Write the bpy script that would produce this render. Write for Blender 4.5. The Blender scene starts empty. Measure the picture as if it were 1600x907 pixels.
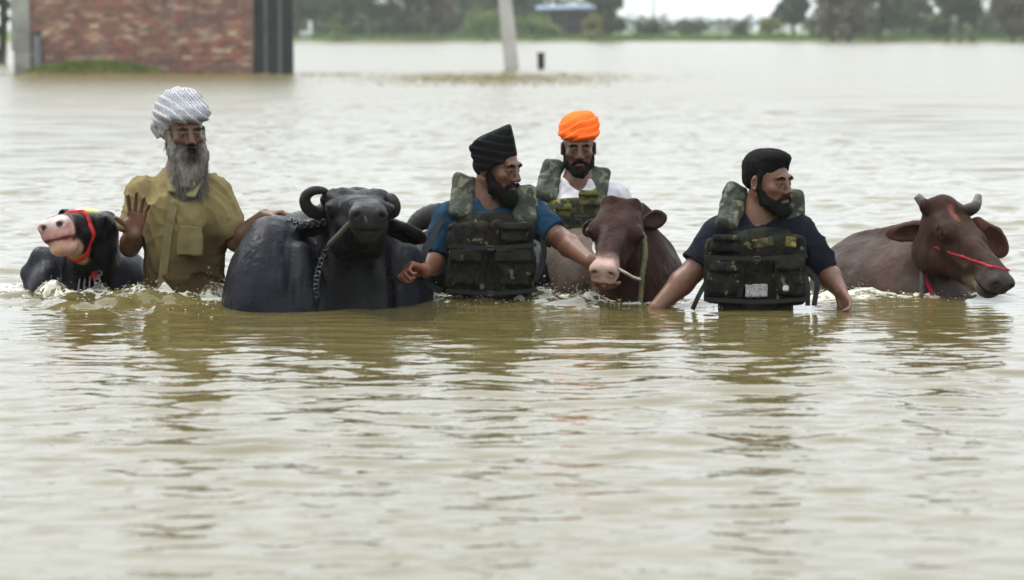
import bpy, math, random
import numpy as np
from mathutils import Vector
rng = np.random.default_rng(7)
random.seed(7)
C = bpy.context.scene.collection
SC = bpy.context.scene

# ------------------------------------------------------------------ camera
CAMH, FPX, PITCH = 1.08, 4444.0, math.atan((453.5 - 45.0) / 4444.0)
cam_d = bpy.data.cameras.new('camera'); cam = bpy.data.objects.new('camera', cam_d); C.objects.link(cam)
cam.location = (0, 0, CAMH); cam.rotation_euler = (math.pi / 2 - PITCH, 0, 0)
cam_d.sensor_width = 36.0; cam_d.lens = 36.0 * FPX / 1600.0
cam_d.clip_start = 0.1; cam_d.clip_end = 20000
cam_d.dof.use_dof = True; cam_d.dof.focus_distance = 11.2; cam_d.dof.aperture_fstop = 3.6
SC.camera = cam
CP, SP = math.cos(PITCH), math.sin(PITCH)

def W(u, v, Y):
    """world point at distance Y seen at photo pixel (u, v)"""
    x, y = (u - 800.0) / FPX, -(v - 453.5) / FPX
    d = np.array([x, CP + y * SP, -SP + y * CP])
    return np.array([0, 0, CAMH]) + d * (Y / d[1])

# ------------------------------------------------------------------ world, sun, exposure
SUN_EL, SUN_AZ = math.radians(60), math.radians(-58)     # azimuth from +Y (view direction), negative = left
world = bpy.data.worlds.new('World'); SC.world = world; world.use_nodes = True
wn, wl = world.node_tree.nodes, world.node_tree.links
bg = wn['Background']; bg.inputs['Strength'].default_value = 0.1
sky = wn.new('ShaderNodeTexSky'); sky.sky_type = 'NISHITA'; sky.sun_disc = False
sky.sun_elevation = SUN_EL; sky.sun_rotation = SUN_AZ; sky.dust_density = 4.0
tc = wn.new('ShaderNodeTexCoord'); sx = wn.new('ShaderNodeSeparateXYZ'); wl.new(tc.outputs['Generated'], sx.inputs[0])
mx = wn.new('ShaderNodeMath'); mx.operation = 'MAXIMUM'; wl.new(sx.outputs['Z'], mx.inputs[0]); mx.inputs[1].default_value = 0
sq = wn.new('ShaderNodeMath'); sq.operation = 'SQRT'; wl.new(mx.outputs[0], sq.inputs[0]); ma = wn.new('ShaderNodeMath'); ma.operation = 'MULTIPLY_ADD'; wl.new(sq.outputs[0], ma.inputs[0]); ma.inputs[1].default_value = 1.55; ma.inputs[2].default_value = 1.0
cn = wn.new('ShaderNodeTexNoise'); cn.inputs['Scale'].default_value = 2.2; cn.inputs['Detail'].default_value = 5
wl.new(tc.outputs['Generated'], cn.inputs['Vector'])
cr = wn.new('ShaderNodeMapRange'); wl.new(cn.outputs[0], cr.inputs[0]); cr.inputs[1].default_value = .3; cr.inputs[2].default_value = .7; cr.inputs[3].default_value = .9; cr.inputs[4].default_value = 1.1
mb = wn.new('ShaderNodeMath'); mb.operation = 'MULTIPLY'; wl.new(ma.outputs[0], mb.inputs[0]); wl.new(cr.outputs[0], mb.inputs[1])
vm = wn.new('ShaderNodeVectorMath'); vm.operation = 'SCALE'; vm.inputs[0].default_value = (8.7, 9.3, 9.8); wl.new(mb.outputs[0], vm.inputs['Scale'])
mix = wn.new('ShaderNodeMix'); mix.data_type = 'RGBA'; mix.inputs[0].default_value = 0.9      # overcast: cloud hides the blue
wl.new(sky.outputs[0], mix.inputs[6]); wl.new(vm.outputs[0], mix.inputs[7]); wl.new(mix.outputs[2], bg.inputs['Color'])
sun_d = bpy.data.lights.new('sun', 'SUN'); sun = bpy.data.objects.new('sun', sun_d); C.objects.link(sun)
sun_d.energy = 2.6; sun_d.angle = math.radians(8); sun_d.color = (1, .95, .86)
sdir = Vector((math.sin(SUN_AZ) * math.cos(SUN_EL), math.cos(SUN_AZ) * math.cos(SUN_EL), math.sin(SUN_EL)))
sun.rotation_euler = sdir.to_track_quat('Z', 'Y').to_euler()
SC.view_settings.view_transform = 'Standard'; SC.view_settings.look = 'None'
SC.view_settings.exposure = 0.28; SC.view_settings.gamma = 1.0; SC.view_settings.use_curve_mapping = False
try:
    SC.cycles.use_denoising = True
    SC.cycles.max_bounces = 8; SC.cycles.volume_bounces = 1; SC.cycles.caustics_reflective = False
except Exception:
    pass

# ------------------------------------------------------------------ small tools
def thing(name, label, cat, loc=(0, 0, 0), group=None):
    o = bpy.data.objects.new(name, None); C.objects.link(o); o.location = tuple(float(q) for q in loc); o.empty_display_size = .1
    o['label'] = label; o['category'] = cat
    if group: o['group'] = group
    return o

def mesh_obj(name, V, F, mat, parent=None, col=None, smooth=True, kind=None, world=True):
    """V, F in world metres; the mesh is moved into its parent's space"""
    me = bpy.data.meshes.new(name); V = np.asarray(V, dtype=np.float64)
    off = np.zeros(3)
    if parent is not None and world:
        p = parent
        while p is not None:
            off = off + np.array(p.location); p = p.parent
    V = V - off
    if isinstance(F, np.ndarray):
        n = F.shape[1]
        me.vertices.add(len(V)); me.vertices.foreach_set('co', V.astype(np.float32).ravel())
        me.loops.add(F.size); me.loops.foreach_set('vertex_index', F.astype(np.int32).ravel())
        me.polygons.add(len(F)); me.polygons.foreach_set('loop_start', np.arange(0, F.size, n, dtype=np.int32))
        me.update(calc_edges=True)
    else:
        me.from_pydata([tuple(q) for q in V], [], F); me.update()
    if smooth: me.polygons.foreach_set('use_smooth', np.ones(len(me.polygons), dtype=bool))
    if col is not None:
        a = me.attributes.new('Col', 'FLOAT_COLOR', 'POINT')
        c4 = np.ones((len(V), 4), dtype=np.float32); c4[:, :3] = col; a.data.foreach_set('color', c4.ravel())
    me.materials.append(mat)
    o = bpy.data.objects.new(name, me); C.objects.link(o)
    if parent is not None: o.parent = parent
    if kind: o['kind'] = kind
    return o

def lat(i, j, k, seed):
    h = (i * 374761393 + j * 668265263 + k * 2147483647 + seed * 974634777) & 0xffffffff
    h = ((h ^ (h >> 13)) * 1274126177) & 0xffffffff
    return ((h ^ (h >> 16)) & 0xffff) / 32767.5 - 1.0
def noise(P, sc=1.0, seed=0):
    P = np.asarray(P, dtype=np.float64) * sc
    I = np.floor(P).astype(np.int64); f = P - I; f = f * f * f * (f * (f * 6 - 15) + 10)
    r = 0
    for a in (0, 1):
        for b in (0, 1):
            for c in (0, 1):
                w = (f[:, 0] if a else 1 - f[:, 0]) * (f[:, 1] if b else 1 - f[:, 1]) * (f[:, 2] if c else 1 - f[:, 2])
                r = r + w * lat(I[:, 0] + a, I[:, 1] + b, I[:, 2] + c, seed)
    return r
def fbm(P, sc, seed=0, n=3):
    s = np.asarray(sc, dtype=float); return sum(noise(P, s * 2 ** i, seed + i) / 2 ** i for i in range(n))
def nrm(v): v = np.asarray(v, dtype=float); return v / (np.linalg.norm(v) + 1e-12)
def frame(fwd, up):
    """columns X, Y=fwd, Z~up"""
    y = nrm(fwd); x = nrm(np.cross(y, up)); z = np.cross(x, y)
    return np.stack([x, y, z], axis=1)
def yaw(deg, pitch=0):
    a, p = math.radians(deg), math.radians(pitch)
    return np.array([math.sin(a) * math.cos(p), -math.cos(a) * math.cos(p), math.sin(p)])
def vnormals(V, F):
    n = np.zeros_like(V)
    fn = np.cross(V[F[:, 2]] - V[F[:, 0]], V[F[:, 3]] - V[F[:, 1]]) if F.shape[1] == 4 else np.cross(V[F[:, 1]] - V[F[:, 0]], V[F[:, 2]] - V[F[:, 0]])
    for k in range(F.shape[1]): np.add.at(n, F[:, k], fn)
    return n / (np.linalg.norm(n, axis=1, keepdims=True) + 1e-12)

# ------------------------------------------------------------------ distance-field modelling (smooth unions of shaped volumes, meshed by surface nets)
class Cap:
    def __init__(s, a, b, ra, rb=None, fa=False, fb=False):
        s.a, s.b = np.asarray(a, float), np.asarray(b, float); s.ra = ra; s.rb = ra if rb is None else rb; s.fa, s.fb = fa, fb
        r = max(s.ra, s.rb); s.lo = np.minimum(s.a, s.b) - r; s.hi = np.maximum(s.a, s.b) + r
    def d(s, X, Y, Z):
        ab = s.b - s.a; L2 = max(float(ab @ ab), 1e-9)
        tu = ((X - s.a[0]) * ab[0] + (Y - s.a[1]) * ab[1] + (Z - s.a[2]) * ab[2]) / L2
        t = np.clip(tu, 0, 1)
        d = np.sqrt((X - s.a[0] - t * ab[0]) ** 2 + (Y - s.a[1] - t * ab[1]) ** 2 + (Z - s.a[2] - t * ab[2]) ** 2) - (s.ra + (s.rb - s.ra) * t)
        L = math.sqrt(L2)
        if s.fb: d = np.maximum(d, (tu - 1) * L)
        if s.fa: d = np.maximum(d, -tu * L)
        return d
class Ell:
    def __init__(s, c, r, R=None):
        s.c = np.asarray(c, float); s.r = np.asarray(r if hasattr(r, '__len__') else (r, r, r), float); s.R = np.eye(3) if R is None else R
        e = np.sqrt(((s.R * s.r) ** 2).sum(1)); s.lo, s.hi = s.c - e, s.c + e
    def loc(s, X, Y, Z):
        x, y, z = X - s.c[0], Y - s.c[1], Z - s.c[2]; R = s.R
        return (R[0, 0] * x + R[1, 0] * y + R[2, 0] * z, R[0, 1] * x + R[1, 1] * y + R[2, 1] * z, R[0, 2] * x + R[1, 2] * y + R[2, 2] * z)
    def d(s, X, Y, Z):
        x, y, z = s.loc(X, Y, Z); r = s.r
        k0 = np.sqrt((x / r[0]) ** 2 + (y / r[1]) ** 2 + (z / r[2]) ** 2)
        k1 = np.sqrt((x / r[0] ** 2) ** 2 + (y / r[1] ** 2) ** 2 + (z / r[2] ** 2) ** 2) + 1e-9
        return k0 * (k0 - 1) / k1
class Box(Ell):
    def __init__(s, c, h, rad=.01, R=None):
        Ell.__init__(s, c, h, R); s.rad = rad; e = np.abs(s.R) @ s.r; s.lo, s.hi = s.c - e, s.c + e
    def d(s, X, Y, Z):
        x, y, z = s.loc(X, Y, Z); q = [np.abs(a) - (h - s.rad) for a, h in zip((x, y, z), s.r)]
        o = np.sqrt(sum(np.maximum(a, 0) ** 2 for a in q)); return o + np.minimum(np.maximum(np.maximum(q[0], q[1]), q[2]), 0) - s.rad
class Half:
    """everything on the side n points to"""
    def __init__(s, p, n, lo=None, hi=None): s.p, s.n = np.asarray(p, float), nrm(n); s.lo = np.full(3, -1e3) if lo is None else lo; s.hi = np.full(3, 1e3) if hi is None else hi
    def d(s, X, Y, Z): return -((X - s.p[0]) * s.n[0] + (Y - s.p[1]) * s.n[1] + (Z - s.p[2]) * s.n[2])
class Hull:
    """convex body given by planes (n, p), softened"""
    def __init__(s, planes, lo, hi, k=.012): s.pl = planes; s.lo, s.hi = np.asarray(lo, float), np.asarray(hi, float); s.k = k
    def d(s, X, Y, Z):
        r = None
        for n, p in s.pl:
            d = (X - p[0]) * n[0] + (Y - p[1]) * n[1] + (Z - p[2]) * n[2]
            if r is None: r = d + 0 * (X + Y + Z)
            else:
                h = np.clip(.5 - .5 * (r - d) / s.k, 0, 1); r = r * (1 - h) + d * h + s.k * h * (1 - h)
        return r

def axis(lo, hi, step, fine=()):
    out = [lo]
    while out[-1] < hi:
        s = step
        for a, b, q in fine:
            if a - .01 <= out[-1] <= b: s = min(s, q)
        out.append(out[-1] + s)
    return np.array(out)

class SDF:
    def __init__(s, jit=1.0): s.ops = []; s.paints = []; s.jit = jit
    def add(s, p, k=.01, col=None): s.ops.append(('+', p, k, col)); return s
    def sub(s, p, k=.005, col=None): s.ops.append(('-', p, k, col)); return s
    def cut(s, p, k=.005): s.ops.append(('^', p, k, None)); return s       # keep what lies inside p
    def paint(s, p, col, soft=.004, amt=1.0): s.paints.append((p, np.asarray(col, float), soft, amt)); return s
    def mesh(s, step=.005, fx=(), fy=(), fz=(), zlow=None):
        ad = [o for o in s.ops if o[0] == '+']
        lo = np.min([o[1].lo for o in ad], axis=0) - 3 * step - .01; hi = np.max([o[1].hi for o in ad], axis=0) + 3 * step + .01
        if zlow is not None and lo[2] < zlow:
            az = np.concatenate([axis(lo[2], zlow, step * 4)[:-1], axis(zlow, hi[2], step, fz)])
        else: az = axis(lo[2], hi[2], step, fz)
        ax = [axis(lo[0], hi[0], step, fx), axis(lo[1], hi[1], step, fy), az]
        f = np.full([len(a) for a in ax], .5, dtype=np.float32)
        for op, p, k, col in s.ops:
            pad = k + .03
            sl = []
            for i in range(3):
                a0 = max(0, np.searchsorted(ax[i], p.lo[i] - pad) - 1); a1 = min(len(ax[i]), np.searchsorted(ax[i], p.hi[i] + pad) + 1); sl.append(slice(a0, a1))
            if op == '^': sl = [slice(None)] * 3
            sl = tuple(sl); b = f[sl]
            if b.size == 0: continue
            X, Y, Z = ax[0][sl[0]].astype(np.float32)[:, None, None], ax[1][sl[1]].astype(np.float32)[None, :, None], ax[2][sl[2]].astype(np.float32)[None, None, :]
            d = p.d(X, Y, Z).astype(np.float32); k = max(k, 1e-5)
            if op == '+':
                h = np.clip(.5 + .5 * (b - d) / k, 0, 1); f[sl] = b + (d - b) * h - k * h * (1 - h)
            else:
                if op == '-': d = -d
                h = np.clip(.5 - .5 * (b - d) / k, 0, 1); f[sl] = b + (d - b) * h + k * h * (1 - h)
        V, F = nets(f, ax); s.col = s.colour(V); return V, F
    def colour(s, V):
        J = np.stack([noise(V, 130, 201), noise(V, 130, 202), noise(V, 130, 203)], 1) * .0022 + np.stack([noise(V, 45, 204), noise(V, 45, 205), noise(V, 45, 206)], 1) * .0022; X, Y, Z = (V + J * s.jit).T; tot = np.zeros(len(V)) + 1e-12; c = np.zeros((len(V), 3)); any_c = False
        for op, p, k, col in s.ops:
            if col is None: continue
            any_c = True
            w = np.exp(-np.abs(p.d(X, Y, Z)) / .006) + 1e-9; tot += w; c += w[:, None] * np.asarray(col)
        if not any_c: c[:] = .5; tot[:] = 1
        c /= tot[:, None]
        for p, col, soft, amt in s.paints:
            w = np.clip(.5 - p.d(X, Y, Z) / (2 * soft), 0, 1); w = (w * w * (3 - 2 * w) * amt)[:, None]
            c = c * (1 - w) + col * w
        return c

def nets(f, ax):
    ins = f < 0
    sh = tuple(n - 1 for n in f.shape)
    cnt = np.zeros(sh, dtype=np.int8)
    for a in (0, 1):
        for b in (0, 1):
            for c in (0, 1): cnt += ins[a:a + sh[0], b:b + sh[1], c:c + sh[2]]
    I = np.argwhere((cnt > 0) & (cnt < 8)); N = len(I)
    idm = np.full(sh, -1, dtype=np.int32); idm[I[:, 0], I[:, 1], I[:, 2]] = np.arange(N)
    P = np.zeros((N, 3)); n = np.zeros(N)
    cor = [(a, b, c) for a in (0, 1) for b in (0, 1) for c in (0, 1)]
    val = {q: f[I[:, 0] + q[0], I[:, 1] + q[1], I[:, 2] + q[2]] for q in cor}
    for q in cor:
        for k in range(3):
            if q[k]: continue
            r = list(q); r[k] = 1; r = tuple(r)
            va, vb = val[q], val[r]; m = (va < 0) != (vb < 0)
            t = np.where(m, va / np.where(m, va - vb, 1), 0)
            for j in range(3):
                pa = ax[j][I[:, j] + q[j]]; pb = ax[j][I[:, j] + r[j]]
                P[:, j] += np.where(m, pa + t * (pb - pa), 0)
            n += m
    P /= n[:, None]
    quads = []
    for k in range(3):
        i, j = [(1, 2), (2, 0), (0, 1)][k]
        a = [slice(None)] * 3; b = [slice(None)] * 3; a[k] = slice(0, -1); b[k] = slice(1, None)
        A, B = ins[tuple(a)], ins[tuple(b)]
        for flip, M in ((False, A & ~B), (True, ~A & B)):
            E = np.argwhere(M); ok = (E[:, i] > 0) & (E[:, j] > 0) & (E[:, i] < f.shape[i] - 1) & (E[:, j] < f.shape[j] - 1); E = E[ok]
            q = []
            for di, dj in ((-1, -1), (0, -1), (0, 0), (-1, 0)):
                G = E.copy(); G[:, i] += di; G[:, j] += dj; q.append(idm[G[:, 0], G[:, 1], G[:, 2]])
            q = np.stack(q, axis=1)
            quads.append(q[:, ::-1] if flip else q)
    return P, np.concatenate(quads)

def build(S, name, mat, parent, step=.005, disp=None, kind=None, smoothit=0, **kw):
    V, F = S.mesh(step, **kw)
    if disp is not None:
        V = V + vnormals(V, F) * disp(V)[:, None]
    return mesh_obj(name, V, F, mat, parent, col=S.col, kind=kind)

def tube(pts, rad, n=8, closed=False):
    """swept tube along points; rad number or list"""
    pts = np.asarray(pts, float); m = len(pts); rad = np.full(m, rad) if not hasattr(rad, '__len__') else np.asarray(rad, float)
    T = np.gradient(pts, axis=0); V = []; up = np.array([.13, .31, .94])
    for i in range(m):
        t = nrm(T[i]); a = nrm(np.cross(t, up)); b = np.cross(t, a)
        for k in range(n):
            q = 2 * math.pi * k / n; V.append(pts[i] + rad[i] * (math.cos(q) * a + math.sin(q) * b))
    F = []
    for i in range(m - 1):
        for k in range(n): F.append((i * n + k, i * n + (k + 1) % n, (i + 1) * n + (k + 1) % n, (i + 1) * n + k))
    F.append(tuple(range(n))[::-1]); F.append(tuple((m - 1) * n + k for k in range(n)))
    return V, F
def spline(pts, n=24):
    pts = [np.asarray(p, float) for p in pts]; P = [2 * pts[0] - pts[1]] + pts + [2 * pts[-1] - pts[-2]]; out = []
    seg = len(pts) - 1; per = max(2, n // seg)
    for i in range(seg):
        a, b, c, d = P[i:i + 4]
        for t in np.linspace(0, 1, per, endpoint=False):
            out.append(.5 * (2 * b + (c - a) * t + (2 * a - 5 * b + 4 * c - d) * t * t + (3 * b - 3 * c + d - a) * t ** 3))
    out.append(pts[-1]); return np.array(out)
class MB:
    def __init__(s): s.V = []; s.F = []
    def add(s, V, F):
        o = len(s.V); s.V += [tuple(v) for v in V]; s.F += [tuple(i + o for i in f) for f in F]; return s
    def box(s, lo, hi):
        x0, y0, z0 = lo; x1, y1, z1 = hi
        return s.add([(x0, y0, z0), (x1, y0, z0), (x1, y1, z0), (x0, y1, z0), (x0, y0, z1), (x1, y0, z1), (x1, y1, z1), (x0, y1, z1)],
                     [(3, 2, 1, 0), (4, 5, 6, 7), (0, 1, 5, 4), (1, 2, 6, 5), (2, 3, 7, 6), (3, 0, 4, 7)])
    def obj(s, name, mat, parent=None, smooth=False, kind=None): return mesh_obj(name, s.V, s.F, mat, parent, smooth=smooth, kind=kind)

# ------------------------------------------------------------------ materials
def mat(name, base=(.5, .5, .5), rough=.7, attr=False, nscale=20, namt=.25, bump=.0, bscale=200, spec=.25, stretch=(1, 1, 1), rand=None, sheen=0, detail=6, island=False, bdist=.004, sss=0):
    m = bpy.data.materials.new(name); m.use_nodes = True; N, L = m.node_tree.nodes, m.node_tree.links; b = N['Principled BSDF']
    b.inputs['Roughness'].default_value = rough; b.inputs['Specular IOR Level'].default_value = spec
    if sss: b.inputs['Subsurface Weight'].default_value = sss; b.inputs['Subsurface Radius'].default_value = (.01, .004, .002)
    if sheen: b.inputs['Sheen Weight'].default_value = sheen
    t = N.new('ShaderNodeTexCoord'); mp = N.new('ShaderNodeMapping'); mp.inputs['Scale'].default_value = stretch; L.new(t.outputs['Object'], mp.inputs[0])
    nz = N.new('ShaderNodeTexNoise'); nz.inputs['Scale'].default_value = nscale; nz.inputs['Detail'].default_value = detail; L.new(mp.outputs[0], nz.inputs['Vector'])
    mr = N.new('ShaderNodeMapRange'); mr.inputs[1].default_value = .25; mr.inputs[2].default_value = .75; mr.inputs[3].default_value = 1 - namt; mr.inputs[4].default_value = 1 + namt; L.new(nz.outputs[0], mr.inputs[0])
    sc = N.new('ShaderNodeVectorMath'); sc.operation = 'SCALE'; L.new(mr.outputs[0], sc.inputs['Scale'])
    if attr:
        a = N.new('ShaderNodeAttribute'); a.attribute_name = 'Col'; L.new(a.outputs['Color'], sc.inputs[0])
    elif rand:
        src = N.new('ShaderNodeNewGeometry').outputs['Random Per Island'] if island else N.new('ShaderNodeObjectInfo').outputs['Random']
        r = N.new('ShaderNodeValToRGB'); r.color_ramp.interpolation = 'LINEAR'
        els = r.color_ramp.elements
        while len(els) < len(rand): els.new(.5)
        for i, c in enumerate(rand): els[i].position = i / (len(rand) - 1); els[i].color = (*c, 1)
        L.new(src, r.inputs[0]); L.new(r.outputs[0], sc.inputs[0])
    else: sc.inputs[0].default_value = base
    L.new(sc.outputs[0], b.inputs['Base Color'])
    if bump:
        n2 = N.new('ShaderNodeTexNoise'); n2.inputs['Scale'].default_value = bscale; n2.inputs['Detail'].default_value = 4; L.new(mp.outputs[0], n2.inputs['Vector'])
        bp = N.new('ShaderNodeBump'); bp.inputs['Strength'].default_value = bump; bp.inputs['Distance'].default_value = bdist; L.new(n2.outputs[0], bp.inputs['Height']); L.new(bp.outputs[0], b.inputs['Normal'])
    return m

def camo(name, cols, scale=14, rough=.75):
    m = mat(name, (0, 0, 0), rough, nscale=90, namt=.3, bump=.5, bscale=240, spec=.12); N, L = m.node_tree.nodes, m.node_tree.links
    sc = [n for n in N if n.type == 'VECT_MATH'][0]; t = [n for n in N if n.type == 'TEX_COORD'][0]
    prev = None
    for i, (c, th) in enumerate(cols):
        if i == 0: prev = c; continue
        nz = N.new('ShaderNodeTexNoise'); nz.noise_dimensions = '4D'; nz.inputs['W'].default_value = i * 7.3; nz.inputs['Scale'].default_value = scale; nz.inputs['Detail'].default_value = 3; nz.inputs['Distortion'].default_value = .6
        L.new(t.outputs['Object'], nz.inputs['Vector'])
        r = N.new('ShaderNodeMapRange'); r.inputs[1].default_value = th; r.inputs[2].default_value = th + .02; L.new(nz.outputs[0], r.inputs[0])
        mxn = N.new('ShaderNodeMix'); mxn.data_type = 'RGBA'; L.new(r.outputs[0], mxn.inputs[0]); mxn.inputs[7].default_value = (*c, 1)
        if isinstance(prev, tuple): mxn.inputs[6].default_value = (*prev, 1)
        else: L.new(prev, mxn.inputs[6])
        prev = mxn.outputs[2]
    L.new(prev, sc.inputs[0]); return m

def wet_sheen(m, lo, hi, scale):
    N, L = m.node_tree.nodes, m.node_tree.links; t = [n for n in N if n.type == 'TEX_COORD'][0]; nz = N.new('ShaderNodeTexNoise'); nz.inputs['Scale'].default_value = scale; nz.inputs['Detail'].default_value = 5; L.new(t.outputs['Object'], nz.inputs['Vector'])
    mr = N.new('ShaderNodeMapRange'); mr.inputs[1].default_value = .35; mr.inputs[2].default_value = .65; mr.inputs[3].default_value = lo; mr.inputs[4].default_value = hi; L.new(nz.outputs[0], mr.inputs[0]); L.new(mr.outputs[0], m.node_tree.nodes['Principled BSDF'].inputs['Roughness'])
SKIN = mat('skin', attr=True, rough=.40, nscale=45, namt=.24, bump=.25, bscale=400, spec=.32)
HIDE_BLACK = mat('wet black hide', attr=True, rough=.42, nscale=18, namt=.35, bump=.55, bscale=90, stretch=(1, 1, .35), bdist=.006, spec=.10)
wet_sheen(HIDE_BLACK, .26, .62, 9)
HIDE_BROWN = mat('brown hide', attr=True, rough=.6, nscale=14, namt=.28, bump=.5, bscale=160, stretch=(1, 1, .4), bdist=.004, spec=.05)
wet_sheen(HIDE_BROWN, .4, .75, 8)
CLOTH = mat('cotton cloth', attr=True, rough=.85, nscale=25, namt=.14, bump=.35, bscale=500, spec=.1)
BEARD = mat('beard hair', attr=True, rough=.7, nscale=160, namt=.5, bump=.8, bscale=260, stretch=(1, 1, .2), spec=.05)
HORN = mat('horn', (.018, .017, .0155), .55, nscale=40, namt=.4, bump=.5, bscale=60, stretch=(.4, 1, 1), spec=.12)
HORN_GREY = mat('grey horn', attr=True, rough=.55, nscale=60, namt=.3, bump=.3, bscale=90)
EYEBALL = mat('eyeball', attr=True, rough=.2, namt=0, spec=.4)
EYE = mat('eye', (.01, .008, .006), .12, namt=0)
ROPE = mat('fibre rope', (.16, .13, .09), .9, nscale=120, namt=.4, bump=.8, bscale=300)
ROPE_DARK = mat('grey rope', (.075, .07, .06), .9, nscale=120, namt=.4, bump=.8, bscale=300)
ROPE_RED = mat('red rope', (.26, .010, .018), .75, nscale=90, namt=.3, bump=.6, bscale=300)
ROPE_GREEN = mat('olive rope', (.10, .105, .05), .9, nscale=120, namt=.4, bump=.8, bscale=300)
CHAIN = mat('chain metal', (.05, .05, .05), .4, nscale=90, namt=.4)
CHAIN.node_tree.nodes['Principled BSDF'].inputs['Metallic'].default_value = .6
CAMO_D = camo('dark camouflage', [((.004, .0042, .0035), 0), ((.011, .013, .0075), .50), ((.014, .0095, .0055), .56), ((.085, .080, .036), .64)], 24)
CAMO_P = camo('grey green camouflage', [((.050, .055, .042), 0), ((.030, .033, .025), .48), ((.105, .108, .072), .57), ((.03, .027, .02), .65)], 20)
CAMO_Y = camo('yellow green camouflage', [((.028, .030, .015), 0), ((.075, .070, .018), .48), ((.014, .014, .010), .56), ((.20, .165, .032), .62)], 18)
WEB = mat('black webbing', (.009, .0095, .008), .7, nscale=90, namt=.3, bump=.4, bscale=400)
PLASTIC = mat('black buckle plastic', (.015, .015, .016), .35, nscale=40, namt=.2)

# ------------------------------------------------------------------ water, bed, banks
BED = -1.05
# places where bodies break the surface: (x, y, radius)
WAKES = []
for u, v, r in [(70, 452, .14), (110, 458, .14), (150, 458, .14), (195, 455, .14), (240, 462, .16), (290, 462, .16), (335, 460, .12), (30, 462, .2), (120, 475, .25), (250, 478, .25), (650, 470, .1), (690, 468, .1), (760, 468, .12), (830, 467, .12),
                (870, 470, .12), (915, 474, .1), (1040, 476, .08), (1075, 474, .08), (1320, 465, .1), (1370, 462, .12), (1430, 460, .12), (1490, 462, .12), (1545, 464, .1)]:
    y = CAMH * FPX / (v - 45.0); p = W(u, v, y); WAKES.append((p[0], p[1], r))

def water_h(x, y):
    P = np.stack([x, y, np.zeros_like(x)], 1)
    sm = lambda a, b, t: np.clip((t - a) / (b - a), 0, 1) ** 2 * (3 - 2 * np.clip((t - a) / (b - a), 0, 1))
    wob = np.stack([x + .25 * noise(P, 1.1, 3), y + .12 * noise(P, 1.3, 4), 0 * x], 1)
    ripple = noise(wob, (3.6, 9.0, 1), 11) * .0068 + noise(wob, (6.8, 18, 1), 12) * .0040 + noise(wob, (.9, 2.0, 1), 13) * .006
    chop = noise(wob, (1.6, 2.2, 1), 21) * .008 + noise(wob, (3.6, 4.4, 1), 22) * .0105 + noise(P, (7, 9, 1), 23) * .0062 + noise(P, (13, 17, 1), 24) * .0026
    fine = noise(P, (9, 19, 1), 31) * .0028 + noise(P, (18, 36, 1), 32) * .0013
    near = sm(11.2, 12.6, y)                     # 0 on the camera's side of the group, 1 behind it
    calm = .28 + .72 * sm(11.0, 8.9, y) if False else .24 + .76 * (1 - sm(8.8, 10.5, y))
    front = .38 + .62 * sm(5.6, 7.6, y)
    h = (1 - near) * (ripple * calm * front + fine * (.5 + .5 * calm)) + near * chop * (1 + .02 * np.minimum(y, 80))
    for wx, wy, r in WAKES:
        m = np.abs(x - wx) < 4 * r; m &= np.abs(y - wy) < 4 * r
        if m.any():
            d2 = ((x[m] - wx) ** 2 + ((y[m] - wy) * .8) ** 2) / (r * r); Q = P[m]
            h[m] += np.exp(-d2) * (.012 + .022 * fbm(Q, (9, 9, 1), 41, 3))
    return h

def grade(a, b, s0, g):
    out = [a]
    while out[-1] < b: out.append(out[-1] + max(s0, g * out[-1] * out[-1])); 
    return np.array(out)
ys = np.concatenate([[-60, -20, -4, 0, 1.5], grade(2.6, 60, .020, .00013), 60 * 1.12 ** np.arange(1, 30)])
xs0 = np.concatenate([-np.array([1500, 800, 300, 100, 40, 20, 12, 8, 6, 5, 4.3, 3.8]), np.linspace(-3.4, 3.4, 300), np.array([1500, 800, 300, 100, 40, 20, 12, 8, 6, 5, 4.3, 3.8])[::-1]])
XX, YY = np.meshgrid(xs0, ys, indexing='ij')
core = np.abs(XX) < 9; stretch = np.where(core, 1 + np.maximum(YY - 11, 0) * .06 * (YY < 61), 1)
stretch = np.where(core, np.minimum(stretch, 4), 1); XX = XX * np.where(np.abs(XX) < 3.5, stretch, np.maximum(1, stretch)) if False else XX
hv = water_h(XX.ravel(), YY.ravel())
fade = np.clip((60 - YY.ravel()) / 25, 0, 1) * np.clip((14 - np.abs(XX.ravel())) / 6, 0, 1); hv *= fade
nx_, ny_ = XX.shape; idx = np.arange(nx_ * ny_).reshape(nx_, ny_)
WF = np.stack([idx[:-1, :-1].ravel(), idx[1:, :-1].ravel(), idx[1:, 1:].ravel(), idx[:-1, 1:].ravel()], 1)
WM = bpy.data.materials.new('muddy water'); WM.use_nodes = True
N, L = WM.node_tree.nodes, WM.node_tree.links; b = N['Principled BSDF']
b.inputs['Roughness'].default_value = .04; b.inputs['IOR'].default_value = 1.33
t = N.new('ShaderNodeTexCoord')
def wnoise(scale, sxyz, det=3, dist=0):
    mp = N.new('ShaderNodeMapping'); mp.inputs['Scale'].default_value = sxyz; L.new(t.outputs['Object'], mp.inputs[0])
    n = N.new('ShaderNodeTexNoise'); n.inputs['Scale'].default_value = scale; n.inputs['Detail'].default_value = det; n.inputs['Distortion'].default_value = dist; L.new(mp.outputs[0], n.inputs['Vector']); return n
n1 = wnoise(.35, (1, .6, 1), 4)
cr = N.new('ShaderNodeValToRGB'); cr.color_ramp.elements[0].position = .35; cr.color_ramp.elements[0].color = (.090, .072, .024, 1); cr.color_ramp.elements[1].position = .68; cr.color_ramp.elements[1].color = (.104, .086, .038, 1)
L.new(n1.outputs[0], cr.inputs[0]); L.new(cr.outputs[0], b.inputs['Base Color'])
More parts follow.
